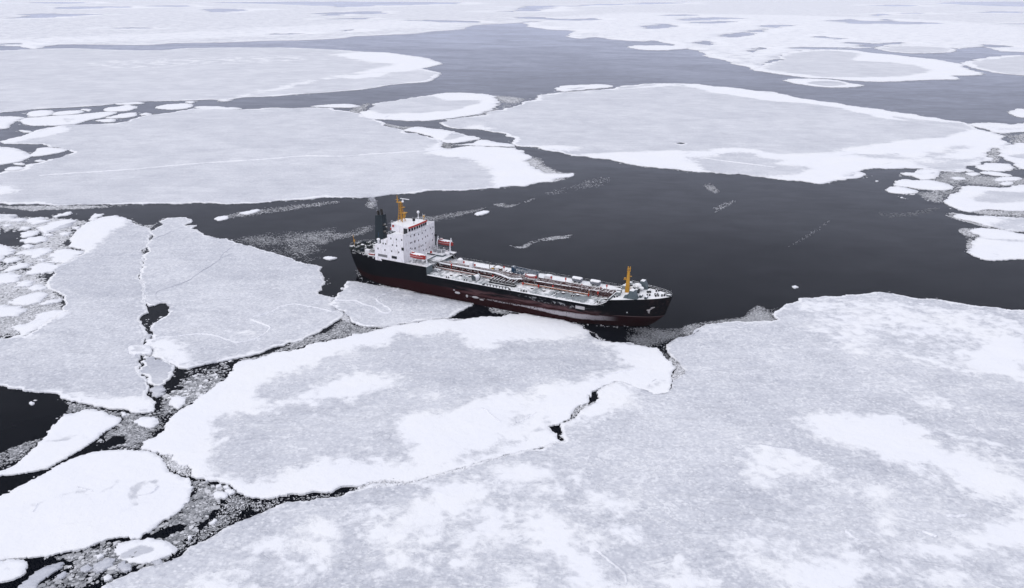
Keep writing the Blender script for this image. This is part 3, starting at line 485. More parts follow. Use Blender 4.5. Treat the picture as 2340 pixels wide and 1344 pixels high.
# ---- right hand cluster
G2 = 'floes clustered at the right edge'
for lb, ol, kw in [
    ('white hourglass floe with a grey smear, topmost and leftmost in the right hand cluster', 'C 690,160 780,150 880,150 920,110 1050,105 1180,120 1220,140 1190,190 1130,235 960,240 890,210 840,190 760,185', dict(base=1, bare=[(.3, 'C 900,155 1000,165 1160,145 1120,170 960,185')])),
    ('broad white floe directly above the dimpled oval one in the right hand cluster', 'C 590,305 700,245 790,240 850,255 950,250 1100,255 1250,285 1360,320 1390,350 1330,380 1230,385 1050,378 900,362 760,342 640,328', dict(base=1)),
    ('small oval white floe with a faint grey dimple beside the open dark water', 'C 500,385 540,345 640,333 780,357 900,387 925,410 860,428 700,430 560,415', dict(base=1, bare=[(.3, 'C 640,380 700,372 740,385 700,395')])),
    ('short white floe under the right end of the huge rimmed floe', 'C 1560,150 1680,145 1750,165 1680,190 1600,180', dict(base=.9)), ('long pointed white floe under the right end of the huge rimmed floe', 'C 1740,150 1850,130 2000,145 2165,180 2130,200 1960,190 1830,170', dict(base=1)),
    ('small flat white floe alone in the dark gap of the right hand cluster', 'C 1360,220 1430,205 1540,215 1550,235 1440,245', dict(base=.9)), ('pale floe rimmed with slush above the big grey centred floe at the right edge', 'C 1940,245 2000,220 2120,205 2260,210 2310,230 2240,250 2100,260 2000,265', dict(base=.9)),
    ('small white floe in the slush above the big grey centred floe at the right edge', 'C 2020,290 2100,270 2180,275 2190,300 2110,318 2040,310', dict(base=.95)),
    ('big floe with grey centre and white blunt left end at the right edge', 'C 1260,535 1310,490 1350,450 1480,400 1500,340 1600,325 1800,340 1900,345 2100,350 2337,310 2900,330 2900,660 2337,665 2150,660 1900,640 1760,650 1650,675 1540,665 1430,630 1330,585', dict(base=1, fuzz=5, bare=[(.15, 'C 1700,440 1900,390 2337,410 2800,430 2700,570 2337,540 2100,560 1800,540 1600,490')])),
    ('streaky half grey floe narrowing to the left, second from below at the right edge', 'C 1400,720 1500,700 1600,720 1900,730 2337,752 2900,760 2900,940 2337,940 2150,928 1980,888 1850,858 1650,798 1440,760', dict(base=.75, chaos=.5, fuzz=5, bare=[(.1, 'C 2000,800 2337,770 2900,790 2900,920 2337,930 2100,900')])),
    ('white floe with faint curved grey marks, lowest at the right edge', 'C 1620,925 1700,895 1850,897 2050,912 2337,972 2900,990 2900,1320 2337,1305 2050,1315 1900,1320 1790,1310 1690,1270 1605,1220 1655,1150 1640,1060 1760,1000 1660,960', dict(base=1, fuzz=3, bare=[(.3, 'C 1660,960 1780,1010 1900,1030 2337,1040 2337,1080 1900,1060 1700,1040'), (.35, 'C 1700,1110 1900,1130 1980,1150 1850,1140'), (.35, 'C 1900,1200 1990,1230 2000,1275 1960,1240')])),
    ('ragged white strip of ice above the right tip of the huge rimmed floe', 'T3 1955,850 2080,845 2200,848 2260,858 2340,845 2700,850 2700,910 2340,905 2180,918 2080,888 2000,868', dict(base=.7, chaos=.4)),
    ('small white floe cut by the right border in the open dark strait', 'T3 2240,768 2300,748 2360,755 2420,790 2340,808 2270,795', dict(base=1)),
    ('rounded white floe cut by the right border below the ragged strip', 'T3 2180,1030 2260,985 2340,985 2700,990 2700,1150 2340,1165 2250,1110 2180,1075', dict(base=1, bare=[(.3, 'T3 2220,1070 2340,1050 2500,1080 2400,1100')])),
    ('small white floe touching the lower right tip of the huge rimmed floe', 'T3 2012,1140 2100,1122 2240,1130 2258,1160 2200,1178 2050,1168', dict(base=.9))]:
    floe(lb, ol, tone=.55, group=G2, minlen=.9, amp=.13, **kw)

# ---- left hand far cluster
G3 = 'floes in the far left lead'
for lb, ol, bs in [
    ('round white floe, leftmost of the pair in the far left lead', 'G 360,245 400,215 520,195 690,195 715,215 690,250 560,275 400,278', 1), ('flat white floe, right one of the pair in the far left lead', 'G 705,245 760,215 900,200 1080,192 1125,215 1050,235 870,255 725,258', 1),
    ('long white floe with a grey spot, biggest in the far left lead', 'G 270,340 330,297 500,287 700,268 900,258 1150,238 1350,218 1500,212 1570,226 1450,265 1330,300 1250,310 1130,340 1000,378 700,397 450,398 340,380', 1),
    ('ragged white floe above the right end of the biggest floe in the far left lead', 'G 1380,185 1450,155 1600,140 1700,120 1840,145 1780,180 1700,200 1560,208 1420,205', .9), ('thin white floe touching the broad hazy floe in the far left lead', 'G 1540,104 1700,92 1850,80 1930,95 1850,110 1600,118', .9),
    ('white floe pointing left below the ragged floe in the far left lead', 'G 1410,295 1500,275 1620,240 1820,222 1825,260 1740,285 1560,300', .95), ('short white bar floating below the pointed floe in the far left lead', 'G 1280,330 1400,312 1530,310 1530,345 1400,350', 1),
    ('smooth oval white floe, rightmost in the far left lead', 'T1 1070,735 1150,718 1290,712 1325,725 1290,745 1180,755 1090,748', 1), ('white floe cut by the left border, highest one there', 'G -300,270 0,275 150,275 320,290 210,340 100,430 0,440 -300,440', 1),
    ('tiny white floe alone in the dark pool of the far left lead', 'G 260,460 330,460 440,480 390,490 300,485', .9), ('tiny white floe near the oval one in the far left lead', 'G 1870,245 1940,225 2010,235 2020,250 1900,258', .9), ('tiny white scrap above the pair in the far left lead', 'G 1075,180 1140,172 1225,180 1190,205 1130,195', .8),
    ('white banded oval floe, lowest in the far left lead', 'G 60,985 120,955 250,945 320,960 290,985 180,998 90,998', .9), ('small white floe just above the banded oval floe in the far left lead', 'G 180,905 240,895 320,905 310,925 220,920', .9),
    ('small white scrap, left of two below the white bridge of ice at far left', 'G 460,870 530,850 610,868 520,880', .9), ('small white scrap, right of two below the white bridge of ice at far left', 'G 640,855 710,842 720,855 660,865', .8),
    ('white slab cut by the left border between two narrow leads', 'G -300,680 0,682 160,692 330,742 420,800 380,830 260,878 0,922 -300,940', .9), ('white bridge of ice reaching right from the white slab to the ridged floe', 'G 392,800 470,740 500,702 640,688 850,705 900,722 870,738 800,758 640,788 480,808', .95),
    ('white sliver along the right lead shore above the ridged floe', 'T1 1490,691 1600,687 1540,697', .9), ('thin white strip at the upper edge of the ridged floe right of the oval floe', 'T1 1330,738 1400,730 1600,738 1660,748 1560,752 1400,748', .9),
    ('pointed white floe off the upper right corner of the ridged floe', 'P 710,244 745,240 780,238.5 805,239 824,243.5 800,247 760,246', 1), ('small pale scrap beside the smooth oval floe in the far left lead', 'T1 1270,702 1300,695 1340,700 1310,712', .8)]:
    floe(lb, ol, base=bs, tone=.55, group=G3, minlen=.8, fuzz=3, bare=[(.1, 'G 830,310 900,298 1000,315 930,345 880,360 860,340')] if 'biggest' in lb else ())

# ---- left hand near cluster
G4 = 'floes in the brash at the left edge'
for lb, ol, kw in [
    ('oval white floe at the top of the left brash, below the dark lead', 'A 350,325 430,290 530,280 600,290 680,320 560,355 450,380 380,345', {}), ('large diagonal floe half white half grey in the left brash', 'A 530,440 600,390 760,330 860,315 1010,320 970,370 900,410 800,450 650,490 590,480', dict(bare=[(.2, 'A 600,470 800,395 1020,335 960,390 800,460 650,490')], fuzz=1.5)),
    ('slim white floe at the dark lead shore, above the diagonal half grey floe', 'A 700,270 760,255 850,225 940,205 945,240 850,260 740,285', {}), ('white floe just left of the upper tip of the big lavender floe', 'A 1185,320 1230,265 1280,230 1390,235 1370,265 1290,315 1210,325', {}),
    ('small flat white floe below the oval top floe in the left brash', 'A 260,430 330,405 410,410 390,435 280,455', {}), ('white floe, upper of two stacked beside the small black pool at left', 'A 270,538 330,480 410,465 510,460 515,490 430,535 290,552', {}),
    ('white oval floe, lower of two stacked beside the small black pool at left', 'A 280,582 400,552 560,532 630,555 610,600 480,628 330,620', {}), ('tiny white floe right of the two stacked by the black pool', 'A 580,520 640,500 710,505 690,525 620,532', {}),
    ('small white floe below the right part of the diagonal half grey floe', 'A 800,510 850,485 940,480 930,510 850,525', {}), ('tiny white block under the small black pool at left', 'A 330,650 400,645 440,670 400,695 335,695', {}),
    ('white floe cut by the left border below the small black pool', 'A -300,640 0,640 60,660 190,715 150,770 60,830 0,870 -300,880', {}), ('angular white floe with a notched lower edge in the left brash', 'A 200,780 350,720 520,692 680,692 690,712 600,772 480,828 430,832 390,790', {}),
    ('broad pale floe pressed against the big lavender floe in the left brash', 'A 630,875 650,800 710,735 850,702 1000,712 1140,745 1050,800 960,880 850,898 750,888', dict(base=.85)), ('oval white floe below the notched floe near the left border', 'A 40,850 120,815 250,805 300,830 200,875 90,905', {}),
    ('small white floe between the notched floe and the broad pale floe', 'A 500,845 560,828 618,842 560,868', {}), ('long white floe under the oval floe near the left border', 'A 50,1000 150,930 280,892 440,897 380,938 250,970 80,1010', dict(base=.9)),
    ('wide pale floe pressed into the big lavender floe, below the broad pale floe', 'A 340,1020 400,942 520,897 700,897 900,902 780,960 600,1020 420,1045', dict(base=.8)), ('rounded white floe cut by the left border, level with the seam bulge', 'A -300,1050 0,1050 150,1015 200,1030 240,1090 200,1150 0,1175 -300,1180', {}),
    ('white floe, upper left of two slanted ones near the left border', 'A 180,1220 240,1160 350,1120 470,1145 420,1180 300,1210', {}), ('white floe, lower right of two slanted ones near the left border', 'A 390,1245 430,1200 500,1175 640,1195 560,1250 450,1270', {}),
    ('big white diamond floe in the lower left brash', 'T4 60,730 150,690 250,667 330,680 280,730 160,755', {}), ('white floe cut by the left border, lowest in the left brash', 'T4 -200,770 60,757 180,780 130,830 0,840 -200,840', {}),
    ('small ragged white floe right of the diamond floe', 'T4 270,745 330,722 420,705 422,725 350,740 300,755', {}), ('pale rafted floe merging into the lower left of the lavender floe', 'T4 55,985 80,900 250,830 380,785 500,800 420,850 300,890 200,950', dict(base=.75, chaos=.3)),
    ('tiny white strip at the left border above the black pool', 'A 20,380 140,370 150,390 60,400', {}), ('tiny white floe touching the upper left of the lavender floe', 'A 960,430 1000,412 1065,400 1020,440', {}),
    ('slushy streaked floe cut by the left border under the dark lead', 'A -300,258 40,237 180,242 330,285 250,350 150,330 60,330 -300,330', dict(base=.62, chaos=.6))]:
    a = dict(base=1); a.update(kw); floe(lb, ol, tone=.55, group=G4, minlen=.6, sharp=True, amp=.13, **a)

# ---- loose pieces on the open water
for lb, ol in [('white oblong floe alone on the dark water right of the ship superstructure', 'M 915,128 930,118 980,105 1015,108 1000,120 940,138'), ('small bright floe alone on the dark water near the vast mottled floe shore', 'T6 748,624 770,620 790,630 765,636'),
               ('slim white floe in the streaks of the dark lead left of the funnel', 'T4 1640,122 1700,108 1760,95 1780,105 1700,130'), ('pale slushy floe left of the slim floe in the dark lead', 'T4 1470,160 1500,145 1560,140 1560,160 1500,172'),
               ('pale floe alone in the brash between the grey floe and the ship stern', 'T4 2215,430 2250,420 2310,430 2260,441'), ('little white chip beside the pale floe wedged at the hull', 'E 690,355 715,345 735,352 715,370'), ('tiny white floe left of the leftmost oval floe on the right dark water', 'C 350,262 370,256 395,262 372,268'),
               ('tiny white chip floating below the small oval floe at right', 'C 685,480 705,474 722,482 700,488'), ('tiny white chip in the black water at the lower left edge', 'T7 200,82 215,72 238,82 215,92')]:
    floe(lb, ol, base=.95, minlen=.4, h=1.1)

# ---- brash and slush
brash('T7 330,300 400,190 470,110 400,60 200,20 430,55 560,85 740,125 860,140 1060,140 1120,60 1400,20 1240,130 1130,240 990,350 970,400 700,405 640,370 700,300 830,190 770,160 600,120 520,145 450,155 260,370 100,500 -60,545 -100,470 150,350', .4, (1.2, 13), (.1, .75), pw=3.2, label='grey slush and broken ice around the slender wedge floe at lower left', holes=['T7 640,400 780,300 860,300 870,350 700,395'], film=1.0, ftone=(.12, .4))
brash('T7 1300,600 1390,605 1520,635 1640,700 1560,720 1500,800 1400,900 1340,990 1240,1080 1100,1200 900,1250 700,1344 600,1400 180,1400 330,1290 450,1170 190,1145 450,1100 700,1030 960,1010 1110,890 1300,740', .5, (1.5, 26), (.08, .75), pw=3.2, label='grey slush and broken ice in the channel at bottom left', holes=['T7 920,1020 1060,960 1220,900 1290,910 1280,940 1120,1010', 'T7 650,1260 700,1250 700,1310 660,1300', 'T7 330,1160 420,1140 520,1140 400,1170', 'T7 880,1225 930,1185 950,1200 920,1235'], film=1.3, ftone=(.14, .45))
brash('T7 1540,720 1640,700 1800,745 1970,712 2340,690 T8 60,660 200,615 60,692 0,710 T7 2340,722 1970,760 1720,870 1500,970 1290,1080 1180,1160 1240,1060 1400,920 1500,800', .14, (1.2, 9), (.2, .9), pw=3, film=.35, label='thin dotted brash on the dark channel above the vast mottled floe')
brash('B 760,960 900,920 1200,850 1440,830 1500,855 1360,940 1240,1130 1000,1310 850,1400 420,1400 440,1310 560,1240 640,1100', .6, (1.5, 20), (.15, .95), pw=3, label='broken white chunks in the wedge of water left of the big white floe', film=0.8, holes=['B 570,1200 700,1190 720,1230 600,1250', 'B 440,1200 560,1000 600,940 720,960 720,1050 600,1110 500,1190'])
brash('B 1440,820 1700,790 1950,700 2337,540 2337,640 1950,740 1640,845 1500,850', .55, (1.5, 8), (.1, .9), label='broken ice along the narrow crack above the big white floe', film=0.9, ftone=(.15, .5))
brash('E 0,1070 170,1040 270,980 500,930 620,820 690,790 800,790 900,840 1040,870 1180,870 1180,920 950,970 600,1050 230,1120 0,1190', .95, (1.5, 12), (.05, .7), label='slushy broken ice where the hull side floe meets the big white floe', film=1.4, ftone=(.25, .58))
brash('E 1180,870 1500,825 1770,798 1650,815 1500,850 1300,885', .5, (1.2, 7), (.3, 1), label='brash line along the thin crack below the hull side floe', film=1, ftone=(.3, .7))
brash('E 690,760 720,700 780,700 830,790 900,835 760,800', .9, (1.5, 8), (.5, 1), top=(.2, .5), label='heap of crushed ice at the left tip of the hull side floe')
brash('M 870,705 950,715 1020,750 1090,780 1170,800 1290,806 1270,800 1200,782 1100,755 1000,735 920,712', .8, (1.5, 13), (.1, .85), label='broken ice and slush along the ship side amidships', film=0.8)
brash('M 1010,770 1080,768 1180,800 1160,815 1070,810 1020,795', .8, (2, 14), (.1, .8), label='chunks drifting in the black pool beside the hull', film=0.5)
brash('D 560,290 700,370 780,430 900,480 1000,575 1180,600 1050,560 960,490 850,440 740,360', .35, (1.5, 9), (.3, .9), label='chips along the big white floe edge under the bow')
brash('D 1330,420 1500,385 1700,390 1900,410 2150,400 2337,330 2337,430 2130,520 1900,600 1880,680 1930,800 1860,830 1800,690 1760,670 1650,675 1450,635 1330,560 1340,480', .42, (1.4, 6), (.02, .34), label='dark slush off the ship bow at the end of the big white floe', top=(.015, .06), flat=.35, film=0.4, ftone=(.06, .2))
brash('D 1900,830 1960,800 2020,850 2110,960 2130,1030 2050,1080 1970,1110 1950,1060 2000,970 1960,900', .9, (1.5, 8), (.4, 1), top=(.2, .5), label='crushed ice between the big white floe and the vast mottled floe')
brash('T6 0,895 150,862 400,830 440,800 510,750 600,770 650,762 640,800 620,830 650,858 420,868 200,878 60,955 0,970', .6, (1.4, 7), (.1, .7), label='slush on the shore of the vast mottled floe right of the bow', top=(.015, .06), flat=.35, film=0.5)
brash('T4 1540,300 1660,280 1900,240 2100,240 2300,210 2300,270 2200,340 2240,370 2180,430 2110,470 1990,425 1830,380 1660,330', .13, (1.4, 7), (.15, .65), label='brash field between the grey floe and the ship stern', top=(.015, .06), flat=.35, film=0.12, ftone=(.1, .3))
brash('T4 1470,170 1540,130 1750,90 2000,60 2300,30 2320,50 2000,100 1780,130', .22, (1.2, 7), (.2, .85), label='thin streak of brash in the dark lead left of the funnel', top=(.015, .06), flat=.35)
brash('M -240,280 -100,250 0,250 180,200 240,210 180,260 80,280 -40,310 -150,340', .2, (1.2, 5), (.2, .7), label='streak of brash left of the ship funnel', top=(.015, .06), flat=.35)
brash('M 310,190 450,150 600,135 700,122 800,105 900,92 1000,75 940,110 820,140 760,165 600,180 450,190', .22, (1.2, 5), (.15, .7), label='streak of brash behind the ship superstructure', top=(.015, .06), flat=.35)
brash('M 190,10 250,10 240,60 220,90 160,70', .22, (1.2, 6), (.3, .8), label='loose chips on the water behind the funnel', top=(.015, .06), flat=.35)
brash('M 1030,60 1100,45 1160,60 1300,20 1360,10 1150,80', .2, (1.2, 6), (.3, .8), label='faint chips on the water above the oblong floe', top=(.015, .06), flat=.35)
brash('M 1140,335 1220,345 1300,310 1400,285 1590,262 1545,292 1330,322 1280,356 1200,360', .35, (1.4, 8), (.2, .85), label='bright streak of brash on the open water behind the ship deck', top=(.015, .06), flat=.35)
brash('A 0,230 340,270 560,270 700,280 900,290 1180,330 1040,420 1000,520 880,640 1150,740 960,890 640,1040 640,1100 800,1280 300,1400 -300,1400 -300,650 0,630 200,650 420,640 520,600 560,510 250,470 0,530 -200,500 -200,300', .75, (1.5, 12), (.25, .95), label='mosaic of brash packed between the floes at the left edge', holes=['A -300,540 160,540 280,600 410,630 330,655 150,640 -300,620', 'A 0,380 60,450 0,510'], film=2.4, ftone=(.5, .8))
brash('T4 -200,650 200,640 350,640 440,700 430,800 300,880 200,960 60,985 -200,985', .85, (1.5, 10), (.3, .95), label='pale brash packed against the lower left of the lavender floe', film=2.4, ftone=(.55, .82))
brash('A -200,100 140,125 330,120 900,112 1500,112 1730,108 1400,150 900,172 550,180 430,195 330,180 0,145 -200,140', .7, (1.5, 9), (.3, .9), label='grey brash hem along the lower shore of the ridged floe', film=1.4, ftone=(.35, .6))
brash('A 1580,250 1700,310 1830,370 1960,400 2010,440 2100,360 2230,280 2150,300 2050,370 1900,375 1800,330', .35, (1.2, 6), (.3, .9), label='chips between the tips of the two grey floes at left')
brash('C 1100,250 1220,140 1360,130 1560,150 1960,195 2400,215 2400,310 1700,340 1500,340 1480,400 1350,450 1260,540 1100,540 950,470 920,400 1230,385 1390,350', .42, (1.2, 8), (.15, .85), label='slush and chips between the floes of the right hand cluster', top=(.015, .06), flat=.35, film=0.9, ftone=(.2, .45))
brash('T2 1250,1065 1360,1080 1400,1130 1500,1180 1600,1185 1580,1215 1450,1250 1360,1200 1230,1110', .7, (1.4, 9), (.35, 1), label='broken ice fringe at the right tip of the ridged floe', top=(.015, .06), flat=.35, film=0.9)
brash('T2 1020,655 1160,660 1270,680 1200,720 1100,735 1080,710', .5, (1.2, 7), (.3, .9), label='brash right of the oval rimmed floe', top=(.015, .06), flat=.35)
brash('T2 850,800 1040,750 1200,725 1100,745 1000,785 900,805', .3, (1.2, 6), (.3, .8), label='chips in the gap below the oval rimmed floe')
brash('T2 280,845 420,868 500,872 420,898 340,875', .7, (1.2, 6), (.3, .8), label='grey slush left of the wedged white floe')
brash('T2 200,700 180,750 120,780 40,765 100,735', .45, (1.2, 6), (.3, .8), label='slush at the left tip of the oval rimmed floe')
brash('T2 660,980 750,985 760,1020 720,1030', .9, (1.2, 5), (.1, .6), label='small patch of crushed ice on the ridged floe shore')
brash('T3 2090,1020 2250,990 2190,1030 2180,1110 2090,1110', .5, (1.2, 7), (.25, .9), label='slush right of the huge rimmed floe tip')
brash('T3 2100,905 2250,925 2400,910 2400,980 2260,985 2200,940', .3, (1.2, 7), (.25, .9), label='slush under the ragged strip at right')
brash('C 1640,680 1740,645 2000,650 2400,668 2400,745 1900,718', .75, (1.2, 7), (.3, .85), label='slush between the two lower floes at the right edge', film=1.0)
brash('C 1270,712 1350,680 1460,685 1560,715 1430,755 1650,800 1900,870 1860,890 1650,830 1400,762', .65, (1.2, 7), (.3, .85), label='slush at the left tip of the streaky floe', film=1.0)
brash('C 1460,932 1490,892 1600,880 1700,890 1640,930 1680,965 1760,1000 1650,1060 1660,1150 1610,1210 1560,1140 1570,1060 1550,1000', .7, (1.2, 7), (.25, .85), label='slush hem at the left end of the lowest right edge floe', film=1.0)
brash('T2 1480,620 1600,622 1850,600 1700,625 1540,634', .3, (1, 5), (.3, .8), label='chips below the thin white sliver')
brash('T4 1000,250 1045,262 1030,320 1000,375 985,400 1000,440 975,500 962,500 985,430 960,380 1000,350', .25, (1.2, 5), (.5, 1), label='ice crumbs in the upper seam at left')
brash('T4 955,575 985,570 1000,610 985,690 970,620', .9, (1.5, 5), (.7, 1), top=(.3, .55), label='small pile of crushed ice in the middle of the seam')
brash('T8 200,620 330,600 520,610 660,565 900,500 1080,450 1310,400 1480,345 1540,345 1460,366 1150,450 1000,490 900,530 760,575 520,640 330,655 140,690 60,700', .75, (1.5, 10), (.6, 1), top=(.25, .6), label='crushed ice along the crack below the big white floe')
brash('T8 1490,230 1570,190 1600,120 1700,85 1760,60 1770,80 1640,130 1590,195 1510,220', .8, (1.5, 9), (.35, 1), top=(.25, .5), label='blocks in the crooked crack beside the vast mottled floe')
brash('T7 1000,400 1190,430 1300,500 1310,580 1240,580 1150,520 1080,440', .95, (1.5, 9), (.45, 1), top=(.1, .3), label='pale slush jammed between the rounded floe and the big white floe')
brash('E 860,110 1000,90 1000,150 930,200 880,190', .08, (1.5, 6), (.3, .9), label='few chips in the dark hull reflection near the stern')
brash('E 1050,300 1300,300 1500,330 1850,360 1700,385 1450,355 1280,330', .35, (1.5, 7), (.2, .9), label='chips along the upper edge of the hull side floe')
brash('P 1240,440 1300,425 1360,405 1400,407 1380,425 1320,435 1260,448', .05, (1.2, 5), (.2, .7), top=(.015, .05), flat=.35, label='faint line of chips below the right tip of the ridged floe')
brash('P 1606,424 1625,418 1645,438 1630,442', .35, (1.2, 4), (.2, .6), top=(.015, .04), flat=.35, label='small grey patch of chips on the open water below the huge rimmed floe')
brash('P 1622,490 1650,465 1682,456 1678,464 1650,480', .1, (1.2, 6), (.3, .9), top=(.015, .05), flat=.35, label='short line of chips in the middle of the right open water')
brash('P 1790,568 1830,545 1870,520 1892,504 1896,508 1860,535 1820,556', .06, (1.2, 4), (.1, .5), top=(.015, .04), flat=.6, label='slanting thread of chips on the right open water')
brash('P 2000,484 2050,486 2090,482 2130,472 2150,478 2110,490 2050,499 2015,494', .004, (3, 14), (.06, .12), film=.3, ftone=(.05, .09), flat=.2, label='faint grease ice smear on the right open water')
# loose fragments broken off the floe edges, and along the hull
def edge_chips(hull=False):
    V = []; F = []; A = []
    L = EDGES if not hull else [(np.array([W(x, -float(np.interp(x, [6, 14, 24, 34, 76, 92, 104], [4.6, 7.4, 8.9, 9.35, 9.35, 7.4, 2.2])))[:2] for x in np.arange(6, 105, .5)]), 285.)]
    for P, dn in L:
        n = len(P); d = np.hypot(P[:, 0], P[:, 1]); ph = rng.uniform(0, 9, 3); acc = 0.
        for i in range(n if not hull else n - 1):
            a, b = P[i], P[(i + 1) % n]; t = b - a; ln = math.hypot(*t)
            if d[i] > 800 or ln < 1e-6: continue
            nn = np.array([t[1], -t[0]]) / ln; acc += ln
            g = math.sin(acc / 17. + ph[0]) + math.sin(acc / 6.3 + ph[1]) + .5 * math.sin(acc / 2.9 + ph[2])
            if g < (.55 if not hull else .2): continue
            for _ in range(rng.poisson(min(ln * 1.1, 6) * 280 / max(d[i], 200))):
                r = d[i] * rng.uniform(.0004, .0017) * (1.7 if rng.uniform() < .12 else 1); off = abs(rng.normal(0, .0035)) * d[i] + r * .3
                sd_ = rng.choice((-1, 1)) if not hull else 1
                x, y = a + t * rng.uniform() + nn * off * sd_; k = len(V); m = rng.integers(4, 7); th = np.arange(m) / m * 6.283 + rng.uniform(0, 6) + rng.uniform(-.3, .3, m); rr = r * rng.uniform(.6, 1.1, m); zt = rng.uniform(.02, .12)
                V += [(x + q * math.cos(w_), y + q * math.sin(w_) * .8, zt) for q, w_ in zip(rr, th)]; V += [(x + q * math.cos(w_) * 1.05, y + q * math.sin(w_) * .84, -.1) for q, w_ in zip(rr, th)]
                F.append(tuple(range(k, k + m))); F += [(k + (j + 1) % m, k + j, k + m + j, k + m + (j + 1) % m) for j in range(m)]; A += [rng.uniform(.2, .95)] * (2 * m)
    me = bpy.data.meshes.new('brash_ice'); P2 = np.array(V)
    if not hull: P2[:, :2] = clear_hull(P2[:, :2])
    me.from_pydata([tuple(v) for v in P2], [], F); at = me.attributes.new('snow', 'FLOAT', 'POINT'); at.data.foreach_set('value', np.array(A, np.float32))
    tag(link('brash_ice', me, BRASH), 'small fragments in the water along the ship side' if hull else 'small loose fragments along the edges of the floes', 'brash ice', kind='stuff')
edge_chips(); edge_chips(True)
# ------------------------------------------------------------------ the tanker (ship coordinates: x from stern to bow, y to port, z up)
PB = dict(
    hull=None, snowdeck=None,
    white=paint('white_house_paint', (.77, .76, .80), .5, snow=0, wear=.16, rust=.4, scale=.9), whites=paint('white_paint_with_snow', (.76, .76, .79), .5, snow=.95, wear=.05),
    grey=paint('grey_deck_paint', (.12, .145, .16), .6, snow=.55), greyd=paint('dark_grey_paint', (.05, .065, .075), .6, snow=.5), greyp=paint('pale_grey_paint', (.33, .34, .36), .6, snow=.8),
    black=paint('black_paint', (.012, .014, .018), .5, wear=.1), blacks=paint('black_paint_with_snow', (.012, .014, .018), .5, snow=.35), teal=paint('dark_teal_paint', (.005, .014, .021), .5, wear=.15),
    soot=paint('sooty_steel', (.02, .018, .017), .8), yellow=paint('ochre_mast_paint', (.47, .235, .02), .5, wear=.25, rust=.12), red=paint('red_paint', (.33, .022, .018), .5, snow=.35), redb=paint('bright_red_paint', (.42, .03, .018), .5, wear=.1),
    boat=paint('lifeboat_red', (.34, .022, .018), .45, snow=.62), maroon=paint('maroon_pipe_paint', (.060, .014, .016), .6, snow=.12, rust=.2), pink=paint('faded_pipe_paint', (.27, .15, .13), .6, snow=.3), orange=paint('orange_pipe_paint', (.30, .115, .045), .6, snow=.3),
    blue=paint('blue_crane_paint', (.012, .042, .085), .5, snow=.15), glass=paint('dark_window_glass', (.012, .013, .018), .2), snow=paint('settled_snow', SNOW, .8), bronze=paint('brass_yellow', (.5, .28, .04), .4, snow=.3),
    gear=paint('dark_green_gear', (.018, .026, .026), .6, snow=.22),
    deckg=paint('worn_boat_deck', (.12, .12, .13), .7, snow=.38, wear=.3, scale=.8),
    soot_grey=paint('sooty_louvre', (.06, .055, .052), .8, snow=.1),
    rope=paint('brown_gear', (.10, .07, .055), .8, snow=.6), icew=paint('crusted_ice', (.55, .55, .58), .7), white_line=paint('pale_line', (.6, .6, .62), .6))
def hull_material():
    s = NT('hull_paint'); v = s.coord(); sx = s.N.new('ShaderNodeSeparateXYZ'); s.lk(s.tc.outputs['Object'], sx.inputs[0]); X, Z = sx.outputs['X'], sx.outputs['Z']
    n = s.noise(s.coord((.35, 1, 1.6)), .9, 6, .62); m = s.noise(s.coord((.12, 1, .9)), 1.4, 5, .6); f = s.noise(v, 3.0, 4, .6)
    nn = s.math('MULTIPLY_ADD', s.math('SUBTRACT', n, .5), .9, Z)
    zz = s.math('MULTIPLY_ADD', s.rng(X, -28, -46), 1.5, s.math('MULTIPLY_ADD', s.math('SUBTRACT', m, .5), .5, Z)); edge = s.rng(zz, 3.75, 3.95)
    col = s.mix(edge, (.016, .0027, .0037), (.003, .0038, .006))
    amid = s.math('MULTIPLY', s.rng(X, -18, 2), s.rng(X, 44, 30))                        # paint scraped off by ice along the middle body
    scr = s.math('MULTIPLY', s.rng(nn, 2.6, 3.4), s.rng(nn, 5.4, 4.4))
    scr = s.math('MULTIPLY', s.math('MULTIPLY', scr, amid), s.rng(m, .38, .66))
    col = s.mix(s.math('MULTIPLY', scr, .75), col, (.125, .065, .07))
    gs = s.math('MULTIPLY', s.math('MULTIPLY', s.rng(nn, 4.3, 4.9), s.rng(nn, 6.2, 5.6)), s.math('MULTIPLY', s.rng(X, 8, 16), s.rng(X, 38, 32)))
    col = s.mix(s.math('MULTIPLY', gs, s.rng(s.noise(s.coord((.5, 1, 1)), 1.5, 4), .55, .68)), col, (.16, .165, .18))
    top = s.math('MULTIPLY_ADD', s.rng(X, 0, 44), .9, 2.35)                              # band of ice crust above the water
    cr = s.math('MULTIPLY', s.rng(s.math('SUBTRACT', nn, top), .35, -.1), s.rng(s.math('SUBTRACT', nn, top), s.math('MULTIPLY_ADD', s.rng(X, 8, 36), -1.4, -.35), s.math('MULTIPLY_ADD', s.rng(X, 8, 36), -1.2, -.1)))
    cr = s.math('MULTIPLY', cr, s.math('MULTIPLY', s.rng(X, -8, 6), s.rng(X, 43, 37))); cr = s.math('MULTIPLY', cr, s.rng(s.math('MULTIPLY_ADD', s.rng(X, 6, 30), .12, f), .40, .56))
    col = s.mix(s.math('MULTIPLY', cr, .8), col, (.40, .38, .41))
    ln = s.math('MULTIPLY', s.math('MULTIPLY', s.rng(Z, 3.68, 3.74), s.rng(Z, 3.92, 3.86)), s.rng(X, 40, 44))
    col = s.mix(s.math('MULTIPLY', ln, .45), col, (.28, .20, .20))
    sp = s.math('MULTIPLY', s.rng(X, 46, 54), s.rng(m, .45, .7)); col = s.mix(s.math('MULTIPLY', sp, .3), col, (.08, .04, .035))
    s.put(col, s.b.inputs['Base Color']); s.b.inputs['Roughness'].default_value = .6; s.b.inputs['Specular IOR Level'].default_value = .02
    return s.m
